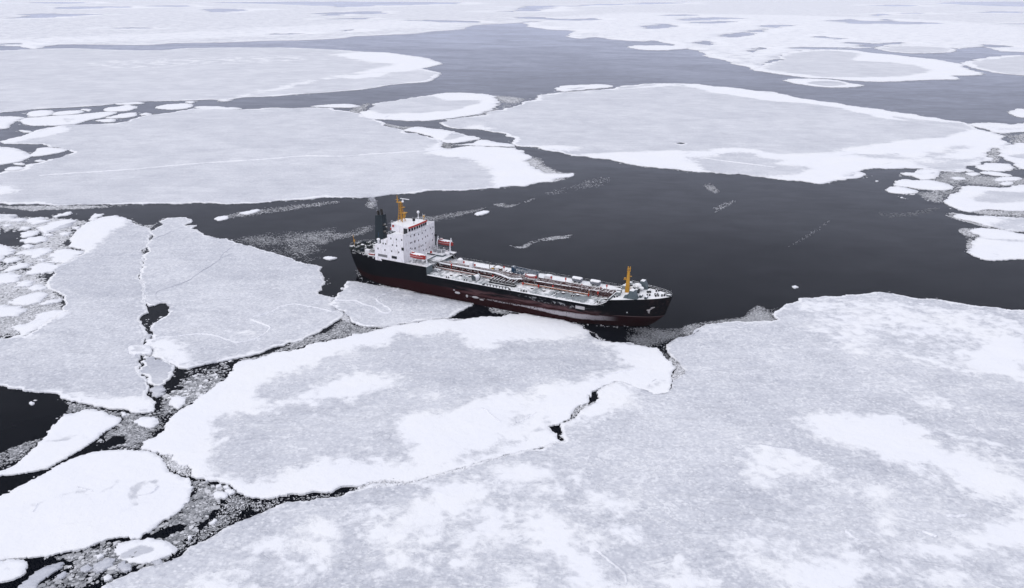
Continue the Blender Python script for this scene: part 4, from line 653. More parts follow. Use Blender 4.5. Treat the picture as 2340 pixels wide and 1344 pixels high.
def deck_material(name, bare, amount):
    s = NT(name); v = s.coord(); n = s.noise(v, .33, 6, .62, .5); m = s.noise(s.coord((1, .25, 1)), 1.1, 5, .6); sx = s.N.new('ShaderNodeSeparateXYZ'); s.lk(s.tc.outputs['Object'], sx.inputs[0])
    Y, X = sx.outputs['Y'], sx.outputs['X']
    f = s.math('ADD', s.math('MULTIPLY_ADD', s.math('SUBTRACT', n, .5), 1.0, amount), s.math('MULTIPLY', s.math('SUBTRACT', m, .5), .6))
    f = s.math('MULTIPLY_ADD', s.rng(Y, -3, 5), .35, f)
    g = s.math('MULTIPLY', s.math('MULTIPLY', s.rng(X, 20, 23.5), s.rng(X, 35, 31)), s.math('MULTIPLY', s.rng(Y, -8.2, -6.5), s.rng(Y, -2.5, -4)))
    f = s.math('MULTIPLY_ADD', g, -.42, f)
    f = s.math('MULTIPLY_ADD', s.rng(Y, -8.2, -8.9), .4, f)
    s.put(s.mix(s.rng(f, .34, .66), bare, SNOW), s.b.inputs['Base Color']); s.b.inputs['Roughness'].default_value = .75
    return s.m
PB['hull'] = hull_material(); PB['deck'] = deck_material('snowy_main_deck', (.20, .225, .24), .54); PB['fdeck'] = deck_material('snowy_forecastle_deck', (.10, .13, .14), .8); PB['pdeck'] = deck_material('snowy_poop_deck', (.10, .105, .11), .45)

ship = bpy.data.objects.new('tanker_ship', None); C.objects.link(ship); ship.location = (SP[0], SP[1], 0); ship.rotation_euler = (0, 0, SH)
tag(ship, 'black and red oil tanker with white superstructure aft, lying among the ice floes', 'tanker ship')
class MB:
    def __init__(s): s.b = bmesh.new()
    def box(s, x0, x1, y0, y1, z0, z1, bev=0):
        v = [s.b.verts.new((x, y, z)) for x in (x0, x1) for y in (y0, y1) for z in (z0, z1)]
        fs = [s.b.faces.new([v[i] for i in q]) for q in ((0, 1, 3, 2), (4, 6, 7, 5), (0, 4, 5, 1), (2, 3, 7, 6), (0, 2, 6, 4), (1, 5, 7, 3))]
        if bev: bmesh.ops.bevel(s.b, geom=list({e for f in fs for e in f.edges}), offset=bev, segments=2, affect='EDGES')
        return s
    def prism(s, poly, axis, a, b):              # polygon in the two other axes, extruded along axis
        def P(u, w, t): return {'x': (t, u, w), 'y': (u, t, w), 'z': (u, w, t)}[axis]
        A = [s.b.verts.new(P(u, w, a)) for u, w in poly]; B = [s.b.verts.new(P(u, w, b)) for u, w in poly]; n = len(poly)
        s.b.faces.new(A); s.b.faces.new(B[::-1])
        for i in range(n): s.b.faces.new((A[i], B[i], B[(i + 1) % n], A[(i + 1) % n]))
        return s
    def tube(s, path, r, n=8, cap=True, r2=None):
        P = [Vector(p) for p in path]; rings = []
        for i, p in enumerate(P):
            t = (P[min(i + 1, len(P) - 1)] - P[max(i - 1, 0)]).normalized()
            u = t.cross(Vector((0, 0, 1)) if abs(t.z) < .9 else Vector((1, 0, 0))).normalized(); v = t.cross(u)
            rr = r if r2 is None else r + (r2 - r) * i / (len(P) - 1)
            rings.append([s.b.verts.new(p + (u * math.cos(k / n * 6.2832) + v * math.sin(k / n * 6.2832)) * rr) for k in range(n)])
        for a, b in zip(rings, rings[1:]):
            for k in range(n): s.b.faces.new((a[k], b[k], b[(k + 1) % n], a[(k + 1) % n]))
        if cap: s.b.faces.new(rings[0]); s.b.faces.new(rings[-1][::-1])
        return s
    def ball(s, c, r, sz=1, u=12, v=8, sx=1, sy=1):
        bmesh.ops.create_uvsphere(s.b, u_segments=u, v_segments=v, radius=1, matrix=Matrix.Translation(c) @ Matrix.Diagonal((r * sx, r * sy, r * sz, 1))); return s
    def mound(s, c, r, h):
        bmesh.ops.create_icosphere(s.b, subdivisions=2, radius=1, matrix=Matrix.Translation(c) @ Matrix.Diagonal((r, r * .8, h, 1)))
        return s
    def mesh(s, name, m, off=(-56.5, 0, 0), smooth=None):
        bmesh.ops.recalc_face_normals(s.b, faces=s.b.faces); me = bpy.data.meshes.new(name)
        bmesh.ops.translate(s.b, verts=s.b.verts, vec=off); s.b.to_mesh(me); s.b.free(); me.materials.append(m)
        if smooth:
            me.polygons.foreach_set('use_smooth', [True] * len(me.polygons)); me.set_sharp_from_angle(angle=R(smooth))
        return me
def part(name, mb, m, parent=ship, smooth=35, label=None):
    o = bpy.data.objects.new(name, mb.mesh(name, PB[m] if isinstance(m, str) else m, smooth=smooth)); C.objects.link(o); o.parent = parent
    if label: o['label'] = label
    return o
# hull ---------------------------------------------------------------
def lerp(z, *kv): return float(np.interp(z, kv[0::2], kv[1::2]))
def ztop(x): return float(np.interp(x, [0, 8, 16, 36.18, 36.22, 92, 94, 96.5, 97.9, 105, 113], [8.9, 9.1, 9.4, 9.3, 6.72, 6.72, 7.0, 8.5, 9.1, 9.5, 10.15]))
def xfor(z): return lerp(z, -2, 104.5, 0, 106.6, 1.4, 108.6, 4.2, 111.2, 10.2, 113)
def xaft(z): return lerp(z, -2, 5, 0, 3.2, 3, 1.6, 6, .5, 9, 0)
def half(x, z):
    xf, xa = xfor(z), xaft(z); s0 = lerp(z, -2, 70, 0, 76, 4, 84, 9, 90); a0 = lerp(z, -2, 36, 0, 32, 5, 24, 9, 20)
    u = max(0, min(1, (x - s0) / (xf - s0))); f = lerp(u, 0, 1, .08, .996, .174, .98, .34, .92, .465, .80, .61, .645, .76, .48, .87, .33, .957, .14, 1, 0)
    u = max(0, min(1, (x - xa) / (a0 - xa))); b = lerp(u, 0, 0, .015, .12, .05, .24, .13, .40, .24, .56, .41, .76, .6, .89, .8, .97, .92, .995, 1, 1)
    return 9.15 * f * b
st = sorted(set([round(v, 3) for v in list(np.linspace(0, 1, 70)) + [.0015, .004, .008, .016, .024, .985, .992, .997]] + [36.18 / 113, 36.22 / 113, 92 / 113, 94 / 113, 96.5 / 113, 97.9 / 113]))
ROW = 12
hb = MB(); grid = {}
for side in (-1, 1):
    for i, u in enumerate(st):
        zt = ztop(u * 113)
        for j in range(ROW + 1):
            z = -2 + (zt + 2) * j / ROW
            x = xaft(z) + (xfor(z) - xaft(z)) * u
            y = half(x, z) if 0 < i < len(st) - 1 else 0
            grid[side, i, j] = hb.b.verts.new((x, side * y, z))
for side in (-1, 1):
    for i in range(len(st) - 1):
        for j in range(ROW):
            q = (grid[side, i, j], grid[side, i + 1, j], grid[side, i + 1, j + 1], grid[side, i, j + 1])
            hb.b.faces.new(q if side < 0 else q[::-1])
bmesh.ops.remove_doubles(hb.b, verts=hb.b.verts, dist=.002)
hull = part('hull', hb, 'hull', smooth=40)
def deck(name, x0, x1, z, mat, inset=.06, zf=None):
    d = MB(); xs = np.linspace(x0, x1, 46); L = []; Rr = []
    for x in xs:
        zz = zf(x) if zf else z; y = max(half(min(x, xfor(zz) - .02), zz) - inset, .02)
        L.append(d.b.verts.new((x, y, zz))); Rr.append(d.b.verts.new((x, -y, zz)))
    for i in range(len(xs) - 1): d.b.faces.new((Rr[i], Rr[i + 1], L[i + 1], L[i]))
    return part(name, d, mat)
deck('main_deck', 30, 96.2, 6.68, 'deck'); deck('poop_deck', .5, 36.2, 8.75, 'pdeck', .08)
deck('forecastle_deck', 96.6, 112.6, 9.0, 'fdeck', .05, zf=lambda x: ztop(x) - .12)
def edge(side, x0, x1, n=70, dz=.03, r=.09):
    return [(x, side * (half(x, ztop(x)) - .02), ztop(x) + dz) for x in np.linspace(x0, x1, n)]
for sd_ in (-1, 1): part('gunwale', MB().tube(edge(sd_, 36.4, 96.3), .11, 6), 'snow')
b = MB(); b.prism([(-9.05, 6.7), (-5.6, 6.7), (-5.6, 9.28), (-9.05, 9.28)], 'x', 35.9, 36.2); b.box(32.2, 35.9, -5.62, -5.4, 6.7, 9.28); b.box(31.9, 32.2, -5.5, 3.6, 6.7, 9.28); b.box(32.2, 34.4, 3.5, 3.7, 6.7, 9.28)
b.prism([(3.6, 6.7), (9.05, 6.7), (9.05, 9.28), (3.6, 9.28)], 'x', 34.2, 34.5)
part('poop_bulkhead', b, 'grey')
b = MB(); b.box(96.4, 96.65, -7.6, 7.6, 6.7, 9.05); part('forecastle_bulkhead', b, 'greyd')
# superstructure -----------------------------------------------------
pr = [(16.6, 8.7), (16.6, 13.7), (19.2, 13.95), (19.2, 15.85), (21.7, 16.2), (21.7, 17.9), (23.5, 18.3), (27.95, 18.75), (28.0, 8.7)]
b = MB(); b.prism(pr, 'y', -9.1, -8.9); b.prism(pr, 'y', 8.9, 9.1)
fr = [(-9.1, 8.7), (-9.1, 18.75), (-6.5, 18.55), (-3, 18.35), (3, 18.35), (6.5, 18.55), (9.1, 18.75), (9.1, 8.7)]
b.prism(fr, 'x', 27.75, 28.02)
b.box(16.7, 27.75, -8.9, 8.9, 8.7, 13.4); b.box(19.3, 27.75, -8.9, 8.9, 13.4, 15.6); b.box(21.8, 27.75, -8.9, 8.9, 15.6, 17.6)
house = part('superstructure', b, 'white', smooth=None)
def roof(name, x0, x1, y0, y1, z): part(name, MB().box(x0, x1, y0, y1, z, z + .07), 'snow', smooth=None, parent=house)
roof('deck_snow', 16.75, 19.2, -8.85, 8.85, 13.42); roof('deck_snow', 19.4, 21.7, -8.85, 8.85, 15.62); roof('deck_snow', 21.9, 27.7, -8.85, 8.85, 17.62)
wh = MB(); whp = [(19.6, -3.6), (25.4, -5.2), (27.2, -5.3), (27.55, -2.7), (27.65, 0), (27.65, 2.6), (27.6, 5.0), (25.4, 5.2), (19.6, 3.6)]
wh.prism(whp, 'z', 17.6, 19.95); wheel = part('wheelhouse', wh, 'white', smooth=None)
part('roof_snow', MB().prism([(x - .1 if x > 22 else x + .1, y * .97) for x, y in whp], 'z', 19.951, 20.05), 'snow', wheel, None)
b = MB()
for (xa, ya), (xb, yb) in zip(whp[2:6], whp[3:7]):
    dx, dy = xb - xa, yb - ya; L = math.hypot(dx, dy); nx, ny = dy / L, -dx / L
    b.b.faces.new([b.b.verts.new(q) for q in ((xa + nx * .02, ya + ny * .02, 19.5), (xb + nx * .02, yb + ny * .02, 19.5), (xb + nx * .28, yb + ny * .28, 19.62), (xa + nx * .28, ya + ny * .28, 19.62))])
    b.b.faces.new([b.b.verts.new(q) for q in ((xa + nx * .28, ya + ny * .28, 19.62), (xb + nx * .28, yb + ny * .28, 19.62), (xb + nx * .24, yb + ny * .24, 20.1), (xa + nx * .24, ya + ny * .24, 20.1))])
    b.b.faces.new([b.b.verts.new(q) for q in ((xa + nx * .24, ya + ny * .24, 20.1), (xb + nx * .24, yb + ny * .24, 20.1), (xb, yb, 20.1), (xa, ya, 20.1))])
part('brow', b, 'redb', wheel, None)
wm_ = {}
def pane(w, h, axis, key):
    if key not in wm_:
        m = MB(); m.box(*((-.03, .03, -w / 2, w / 2, -h / 2, h / 2) if axis == 'x' else (-w / 2, w / 2, -.03, .03, -h / 2, h / 2))); wm_[key] = m.mesh('window', PB['glass'], off=(0, 0, 0))
    return wm_[key]
def window(parent, x, y, z, w, h, axis, rot=0):
    o = bpy.data.objects.new('window', pane(w, h, axis, (w, h, axis))); C.objects.link(o); o.parent = parent; o.location = (x - 56.5, y, z); o.rotation_euler[2] = rot
for (xa, ya), (xb, yb) in zip(whp[2:6], whp[3:7]):
    L = math.hypot(xb - xa, yb - ya); k = max(1, round(L / 1.35)); a = math.atan2(yb - ya, xb - xa) - math.pi / 2
    for i in range(k):
        t = (i + .5) / k; window(wheel, xa + (xb - xa) * t + math.cos(a) * .02, ya + (yb - ya) * t + math.sin(a) * .02, 19.0, .95, .85, 'x', a)
FW = [(-5.2, 17.2), (-3.1, 17.1), (-.6, 16.7), (1.5, 16.6), (3.5, 17.0), (6.7, 16.9), (8.1, 16.9), (-5.5, 15.1), (-4.7, 15.0), (-2.9, 14.9), (-.7, 14.7), (1.6, 14.6), (3.4, 14.8), (4.8, 14.8), (7.6, 14.8), (-5.6, 13.3), (-4.7, 12.9), (-2.9, 12.6), (-.6, 12.4), (.7, 12.4), (1.7, 12.4), (3.5, 12.7), (7.7, 12.6), (5.8, 10.6), (3.6, 10.5), (2.0, 10.6)]
BIGW = {1, 9, 17}
for i, (y, z) in enumerate(FW): window(house, 28.03, y, z, .62 if i in BIGW else .36, .72 if i in BIGW else .52, 'x')
for x, z in [(23.1, 16.8), (25.2, 16.8), (27.2, 16.9), (20.0, 14.7), (21.0, 14.7), (23.6, 14.7), (25.2, 14.7), (17.9, 12.7), (20.6, 12.6), (23.2, 12.6), (25.9, 12.6)]: window(house, x, -9.11, z, .38, .55, 'y')
part('louver', MB().box(17.8, 21.4, -9.13, -9.05, 10.15, 11.0), paint('louver_grey', (.17, .17, .18), .7), house)
part('side_opening', MB().box(23.1, 25.1, -9.13, -9.05, 10.2, 11.1, .0), 'glass', house)
part('navigation_light', MB().box(27.1, 27.9, -9.3, -9.05, 13.5, 14.4), 'black', house)
part('navigation_light', MB().box(28.0, 28.6, 9.0, 9.4, 13.6, 14.4), 'black', house)
kn = [(28.06, -8.9, 18.0), (28.08, -6.5, 18.0), (28.1, -2.5, 17.45), (28.1, 3, 17.4), (28.08, 7.6, 17.55)]
part('bridge_moulding', MB().tube(kn, .06, 6), 'greyp', house)
part('bridge_wing_door', MB().box(25.5, 26.9, -5.42, -5.2, 17.65, 19.5), 'black', wheel)
for x, y in ((18.8, -2.4), (20.6, -3.9)): part('vent_box', MB().box(x - .3, x + .3, y - .3, y + .3, 17.4 if x < 19.5 else 19.0, 18.3 if x < 19.5 else 19.8), 'red', house)
def rail(name, pts_, parent=ship, h=1.0, mat='greyp', step=1.6, r=.035):
    m = MB(); P = [Vector(p) for p in pts_]
    for zz in (h, h * .5): m.tube([p + Vector((0, 0, zz)) for p in P], r, 4)
    for a, c in zip(P, P[1:]):
        n = max(1, int((c - a).length / step))
        for i in range(n + 1): q = a.lerp(c, i / n); m.tube([q, q + Vector((0, 0, h))], r * 1.15, 4)
    return part(name, m, mat, parent, None)
rail('railing', [(20, -4.2, 20.05), (25.0, -5.2, 20.05)], house, mat='whites'); rail('railing', [(16.8, -8.8, 13.5), (16.8, 8.8, 13.5)], house, mat='whites'); rail('railing', [(21.9, -8.8, 17.7), (21.9, 8.8, 17.7)], house, mat='whites')
# masts and aerials on the bridge
m = MB(); A = (21.4, 0, 20.0)
for dx, dy in ((-.9, -.9), (-.9, .9), (.9, -.9), (.9, .9)): m.tube([(21.3 + dx, dy, 20.0), (21.0 + dx * .45, dy * .45, 23.2), (20.9 + dx * .4, dy * .36, 26.4)], .10, 6)
for z in (20.9, 21.8, 22.7, 23.6, 24.5, 25.4):
    s_ = 1 - (z - 20) * .09
    for a, c in (((-.9, -.9), (.9, -.9)), ((.9, -.9), (.9, .9)), ((.9, .9), (-.9, .9)), ((-.9, .9), (-.9, -.9))):
        m.tube([(21.1 + a[0] * s_, a[1] * s_, z), (21.1 + c[0] * s_, c[1] * s_, z + .45)], .045, 5); m.tube([(21.1 + a[0] * s_, a[1] * s_, z), (21.1 + c[0] * s_, c[1] * s_, z)], .045, 5)
m.box(20.9, 21.15, -.14, .14, 20.0, 26.5); m.box(20.2, 21.8, -.8, .8, 26.3, 26.42); m.box(19.5, 20.2, -.3, .3, 26.2, 26.4); m.tube([(19.9, 0, 26.3), (19.75, 0, 28.5)], .17, 6, r2=.08); m.box(19.2, 20.4, -.12, .12, 27.0, 27.15)
m.box(21.3, 23.0, -.9, .9, 22.9, 23.05); m.tube([(21.8, -.6, 20), (22.6, -.5, 22.9)], .1, 5); m.tube([(21.8, .6, 20), (22.6, .5, 22.9)], .07, 5); m.ball((22.3, 0, 22.0), .5, 1.2, 10, 6); m.box(21.3, 22.2, -.3, .9, 24.6, 24.75); m.box(20.0, 20.5, .5, 1.3, 24.0, 24.15)
mast = part('radar_mast', m, 'yellow', smooth=None)
part('radar_scanner', MB().box(21.0, 24.4, -.12, .12, 27.55, 27.72).tube([(22, 0, 26.45), (22, 0, 27.6)], .14, 6), 'whites', mast)
part('radar_base', MB().ball((21.9, 0, 26.7), .42, .8), 'whites', mast)
part('satellite_dome', MB().ball((26.4, 2, 23.3), .45, 1.1).tube([(26.4, 2, 20.0), (26.4, 2, 23)], .1, 6).box(26.1, 26.7, 1.7, 2.3, 21.5, 21.6), 'whites', house)
part('searchlight', MB().tube([(26.3, -.5, 20), (26.3, -.5, 21)], .07, 5).box(26.0, 26.6, -.85, -.15, 20.9, 21.7), 'black', house)
part('whip_aerial', MB().tube([(26.8, 4.0, 20), (26.8, 4.0, 22.4)], .04, 4).tube([(27.0, 5.0, 18.8), (27.0, 5.0, 22.0)], .04, 4).tube([(24, -3, 20), (24, -3, 22.1)], .04, 4), 'whites', house)
part('compass_binnacle', MB().box(26.7, 27.2, 4.1, 4.6, 21.2, 21.8).tube([(27, 4.35, 20), (27, 4.35, 21.2)], .1, 6), 'bronze', house)
# funnel
b = MB(); lo = [(11.2, -1.5), (14.8, -1.5), (15.0, 0), (14.8, 1.5), (11.2, 1.5), (11.0, 0)]; hi_ = [(11.5, -1.15), (14.2, -1.15), (14.4, 0), (14.2, 1.15), (11.5, 1.15), (11.35, 0)]
V0 = [b.b.verts.new((x, y, 8.7)) for x, y in lo]; V1 = [b.b.verts.new((x, y, 21.0 + (x - 11) * .12)) for x, y in hi_]
for i in range(6): b.b.faces.new((V0[i], V0[(i + 1) % 6], V1[(i + 1) % 6], V1[i]))
b.b.faces.new(V1); fun = part('funnel', b, 'teal', smooth=None)
part('exhaust_pipe', MB().tube([(13.7, -.2, 20.5), (13.4, -.2, 23.2)], .45, 10), 'soot', fun); part('exhaust_pipe', MB().tube([(12.4, -.2, 20.5), (12.1, -.2, 22.5)], .42, 10), 'soot', fun); part('exhaust_pipe', MB().tube([(13.0, .7, 20.5), (12.8, .7, 22.4)], .3, 10), 'soot', fun)
b = MB()
for z, y in ((17.9, -.9), (16.7, .3), (15.6, -1.0), (14.6, .5)): b.box(14.9 - (z - 8.7) * .05, 15.6 - (z - 8.7) * .04, y * .8 - .3, y * .8 + .3, z, z + .5)
part('funnel_vent', b, 'soot_grey', fun); part('funnel_platform', MB().box(15.0, 16.6, -1.6, 1.6, 13.3, 13.4).box(15, 16.4, -1.2, 1.4, 10, 13.3), 'greyd', fun)
part('ventilator', MB().tube([(16.4, -6.6, 8.7), (16.4, -6.6, 14.6)], .32, 8).ball((16.4, -6.6, 14.9), .6, .7).box(15.5, 16.5, -8.4, -5.6, 13.3, 13.42), 'whites')
part('small_derrick', MB().tube([(16.4, -6.2, 14.8), (15.9, -5.8, 17.1)], .09, 5), 'blue')
# poop deck gear
r2 = random.Random(3)
for i in range(9):
    x, y = 3.2 + (i % 3) * 2.2 + r2.uniform(-.4, .4), -3.6 + (i // 3) * 3.4 + r2.uniform(-.5, .5)
    if i % 2: part('mooring_winch', MB().tube([(x, y - .9, 9.4), (x, y + .9, 9.4)], .55, 10).box(x - .6, x + .6, y - 1.0, y - .8, 8.75, 10.1).box(x - .6, x + .6, y + .8, y + 1.0, 8.75, 10.1), 'gear')
    else: part('vent_box', MB().box(x - .6, x + .6, y - .6, y + .6, 8.75, 9.9, .1), 'teal' if i % 4 else 'gear')
for x in (6, 9.5): part('bollard', MB().tube([(x, -6.8, 8.75), (x, -6.8, 9.6)], .22, 8).tube([(x + .8, -6.8, 8.75), (x + .8, -6.8, 9.6)], .22, 8).box(x - .3, x + 1.1, -7.1, -6.5, 8.75, 8.85), 'blacks')
part('flag_staff', MB().tube([(1.6, 0, 8.7), (1.1, 0, 12.6)], .09, 5).tube([(1.5, 0, 9), (2.4, .4, 8.7)], .08, 5).box(1.3, 1.7, -.2, .2, 10.2, 10.9), 'yellow')
rail('railing', [(x, y, 8.9) for x, y in [(14, 8.6), (9, 7.7), (5, 6), (2.2, 3.6), (.9, 1.4), (.7, 0), (.9, -1.4), (2.2, -3.6)]], mat='greyd')
part('deck_locker', MB().box(12.4, 14.6, -7.0, -6.0, 8.75, 9.7, .08), 'red'); part('deck_locker', MB().box(9.6, 11.4, -5.2, -4.0, 8.75, 10.1, .08), 'whites'); part('ladder_stowage', MB().box(13, 16.4, -8.3, -7.7, 8.75, 9.5), 'greyp')
for x in (10.8, 13.2, 15.4): part('bulwark_port', MB().box(x, x + .7, -half(x, 9) - .04, -half(x, 9) + .1, 8.95, 9.35), 'white_line')
# boat deck, davits
rail('railing', [(28.5, -8.9, 9.28), (35.9, -8.9, 9.28), (35.9, -5.6, 9.28)]); rail('railing', [(28.5, 8.9, 9.28), (34.4, 8.9, 9.28), (34.4, 3.8, 9.28)])
part('boat_platform', MB().box(28.05, 36.15, -9.05, -5.5, 9.16, 9.3), 'deckg'); part('boat_platform', MB().box(28.05, 34.45, 3.6, 9.05, 9.16, 9.3).box(34.4, 36.6, 7.0, 9.0, 9.16, 9.3), 'deckg')
part('platform_stay', MB().tube([(36.3, 9.2, 9.1), (35.2, 9.0, 6.8)], .06, 5).tube([(35.6, 7.2, 9.1), (37.6, 7.4, 6.7)], .07, 5).tube([(35.6, 7.8, 9.1), (37.6, 8.0, 6.7)], .07, 5), 'greyp')
def davit(x, s_):
    m = MB(); m.tube([(x, s_ * 7.6, 9.2), (x, s_ * 7.7, 12.2), (x + .25, s_ * 8.0, 14.2 if s_ > 0 else 13.6)], .2, 6, r2=.14); m.tube([(x, s_ * 7.7, 12.6), (x, s_ * 8.9, 13.2)], .12, 5); m.box(x - .3, x + .3, s_ * 7.6 - .5, s_ * 7.6 + .5, 9.2, 9.7)
    part('davit', m, 'whites')
davit(29.8, 1); davit(34.8, 1); davit(29.9, -1); davit(35.4, -1)
for x, y, s_ in ((30.5, -6.8, .5), (32.0, -6.6, .6), (33.6, -7.0, .45), (29.2, -7.6, .5), (34.6, -6.4, .4)): part('deck_machinery', MB().box(x - s_, x + s_, y - s_ * .8, y + s_ * .8, 9.3, 9.3 + s_ * 2.2, .12).tube([(x, y - s_, 9.8), (x, y + s_, 9.8)], .3, 8), 'greyp')
for x, y in ((30, 6), (31.8, 5.6), (33, 6.6), (29.2, 7.4)): part('deck_machinery', MB().box(x - .5, x + .5, y - .5, y + .5, 9.3, 10.4, .12).tube([(x, y, 10), (x, y, 11)], .2, 8), 'greyp')
part('life_raft_canister', MB().tube([(34.4, 5.0, 9.7), (36.0, 5.0, 9.7)], .42, 10), 'whites'); part('life_ring', MB().box(29.4, 29.9, 3.8, 4.2, 9.3, 10.0), 'redb'); part('rescue_locker', MB().box(29.0, 31.0, .6, 1.8, 6.7, 8.2, .1), 'red'); part('snow_heap', MB().mound((32.6, 5.2, 6.6), 1.6, 1.2).mound((33.9, 2.0, 6.6), 1.3, .8), 'snow')
b = MB()
for k in range(7): b.box(28.2 + k * .16, 28.36 + k * .16, -6.2, -5.5, 9.2 - k * .34 - .1, 9.2 - k * .34)
part('stairway', MB().box(36.2, 38.6, -5.2, -4.2, 6.7, 7.6, .05).tube([(36.2, -5.4, 9.2), (38.4, -5.4, 6.8)], .07, 4).tube([(36.2, -4.4, 9.2), (38.4, -4.4, 6.8)], .07, 4), 'greyp')
# main deck: catwalk and pipes
cw = [(31.5, -1.3), (45, -1.6), (56.5, -1.8), (59.5, -2.6), (62.8, -4.1), (64.6, -4.0), (66.5, -2.6)]
def ribbon(path, w, z0, z1, cls=MB):
    m = MB(); P = [Vector((x, y, 0)) for x, y in path]; Ls = []
    for i, p in enumerate(P):
        t = (P[min(i + 1, len(P) - 1)] - P[max(i - 1, 0)]).normalized(); n = Vector((-t.y, t.x, 0)) * w / 2
        Ls.append([m.b.verts.new((q.x, q.y, z)) for q, z in ((p + n, z0), (p + n, z1), (p - n, z1), (p - n, z0))])
    for a, c in zip(Ls, Ls[1:]):
        for k in range(4): m.b.faces.new((a[k], c[k], c[(k + 1) % 4], a[(k + 1) % 4]))
    m.b.faces.new(Ls[0]); m.b.faces.new(Ls[-1][::-1]); return m
part('catwalk', ribbon(cw, .95, 8.5, 8.62), 'whites', smooth=None)
part('catwalk', ribbon([(66.5, -2.2), (73, -1.7), (97, -.6)], .8, 8.2, 8.3), 'maroon', smooth=None)
for off in (-.5, .5): rail('catwalk_rail', [(x, y + off, 8.62) for x, y in cw], h=.75, mat='greyp', step=3, r=.025)
b = MB()
for x in np.arange(33, 66, 2.6):
    y = float(np.interp(x, [p[0] for p in cw], [p[1] for p in cw])); b.box(x - .07, x + .07, y - .45, y + .45, 6.7, 8.5)
part('catwalk_legs', b, 'maroon')
b = MB()
for k, (y, z, r) in enumerate([(-.2, 7.9, .24), (.45, 7.6, .2), (-1.0, 7.4, .26), (-1.7, 7.7, .18), (-.6, 8.2, .14), (1.0, 7.3, .18)]): b.tube([(34.5, y, z), (57, y - .25, z), (66, y + .0, z), (74, y + .1, z), (96.3, y + 1.1, z)], r, 8)
for x in np.arange(36, 97, 2.9): b.box(x - .08, x + .08, -2.2 + (x - 60) * .02, 1.5 + (x - 60) * .02, 6.7, 7.25)
part('pipe_rack', b, 'maroon')
b = MB()
for k in range(4): b.tube([(74, -2.6 + k * .55, 7.15 + .2 * (k % 2)), (96.2, -1.2 + k * .55, 7.15 + .2 * (k % 2))], .13, 6)
for x in np.arange(74.5, 97, 1.5): b.box(x - .06, x + .06, -3.0 + (x - 74) * .06, .4 + (x - 74) * .06, 6.7, 7.05); b.tube([(x, -2.6 + (x - 74) * .06, 7.0), (x, -2.6 + (x - 74) * .06, 8.3)], .04, 4)
for k in range(3): b.tube([(36, .3 + k * .5, 7.9 + .15 * k), (66, .2 + k * .5, 7.9 + .15 * k), (96.2, 1.3 + k * .4, 7.7 + .15 * k)], .16, 6)
for x in np.arange(85, 97, 1.1): b.box(x - .12, x + .12, -1.6, 1.2, 7.9 + (x % 2) * .2, 8.1 + (x % 2) * .2)
b.tube([(74, -1.6, 8.3), (96.3, -.6, 8.3)], .05, 4)
part('cargo_pipes', b, 'maroon')
part('shaded_pipe_fill', MB().prism([(36.4, -.9), (57, -1.1), (66, -.9), (74, -1.0), (96.2, -.1), (96.2, 1.7), (74, 1.0), (36.4, .9)], 'z', 6.7, 7.75), paint('dark_maroon_shade_fill', (.035, .010, .011), .7, snow=.05, rust=.25), smooth=None)  # added solid block, its dark maroon standing for pipes in shade under the catwalk
part('faded_cargo_pipe', MB().tube([(34.6, -2.5, 7.3), (45, -2.8, 7.3), (57.5, -3.3, 7.3)], .24, 8), 'pink', label='faded pinkish pipe along the deck')
part('orange_cargo_pipe', MB().tube([(66.5, -2.8, 7.25), (78, -2.7, 7.25), (88.4, -2.5, 7.25)], .2, 8).tube([(88.4, -2.5, 7.25), (88.5, -2.5, 8.5)], .17, 8), 'orange', label='orange pipe along the forward deck')
b = MB()
for i, x in enumerate(np.linspace(56.8, 64.6, 8)): b.tube([(x, -1.4, 7.5), (x + .15, -5.3, 7.5)], .2, 8).tube([(x + .15, -5.2, 7.5), (x + .16, -5.45, 7.5)], .32, 8); b.box(x - .08, x + .08, -4.4, -4.2, 6.7, 7.4)
part('manifold', b, paint('manifold_grey', (.06, .055, .06), .6, snow=.62))
part('drip_tray', MB().box(56.9, 65.8, -6.25, -6.1, 6.7, 7.15).box(56.9, 65.8, -5.0, -4.9, 6.7, 7.0).box(56.9, 57.05, -6.2, -4.95, 6.7, 7.1).box(65.7, 65.8, -6.2, -4.95, 6.7, 7.1), 'black'); part('tray_snow', MB().box(57.05, 65.7, -6.1, -5.0, 6.75, 6.86), 'snow')
b = MB()
for i, x in enumerate(np.linspace(57.2, 64.4, 6)): b.tube([(x, 1.6, 7.5), (x + .1, 5.2, 7.5)], .2, 8)
part('manifold', b, paint('manifold_grey', (.06, .055, .06), .6, snow=.62))
b = MB(); b.box(56.8, 65.4, -9.22, -9.1, 7.38, 7.52)
for x in np.linspace(56.9, 65.3, 9): b.box(x - .12, x + .12, -9.22, -9.1, 6.7, 7.4)
b.prism([(56.0, 6.75), (56.9, 6.75), (56.9, 7.5)], 'y', -9.22, -9.1); b.prism([(65.3, 6.75), (66.3, 6.75), (65.3, 7.5)], 'y', -9.22, -9.1)
part('slotted_bulwark', b, 'black')
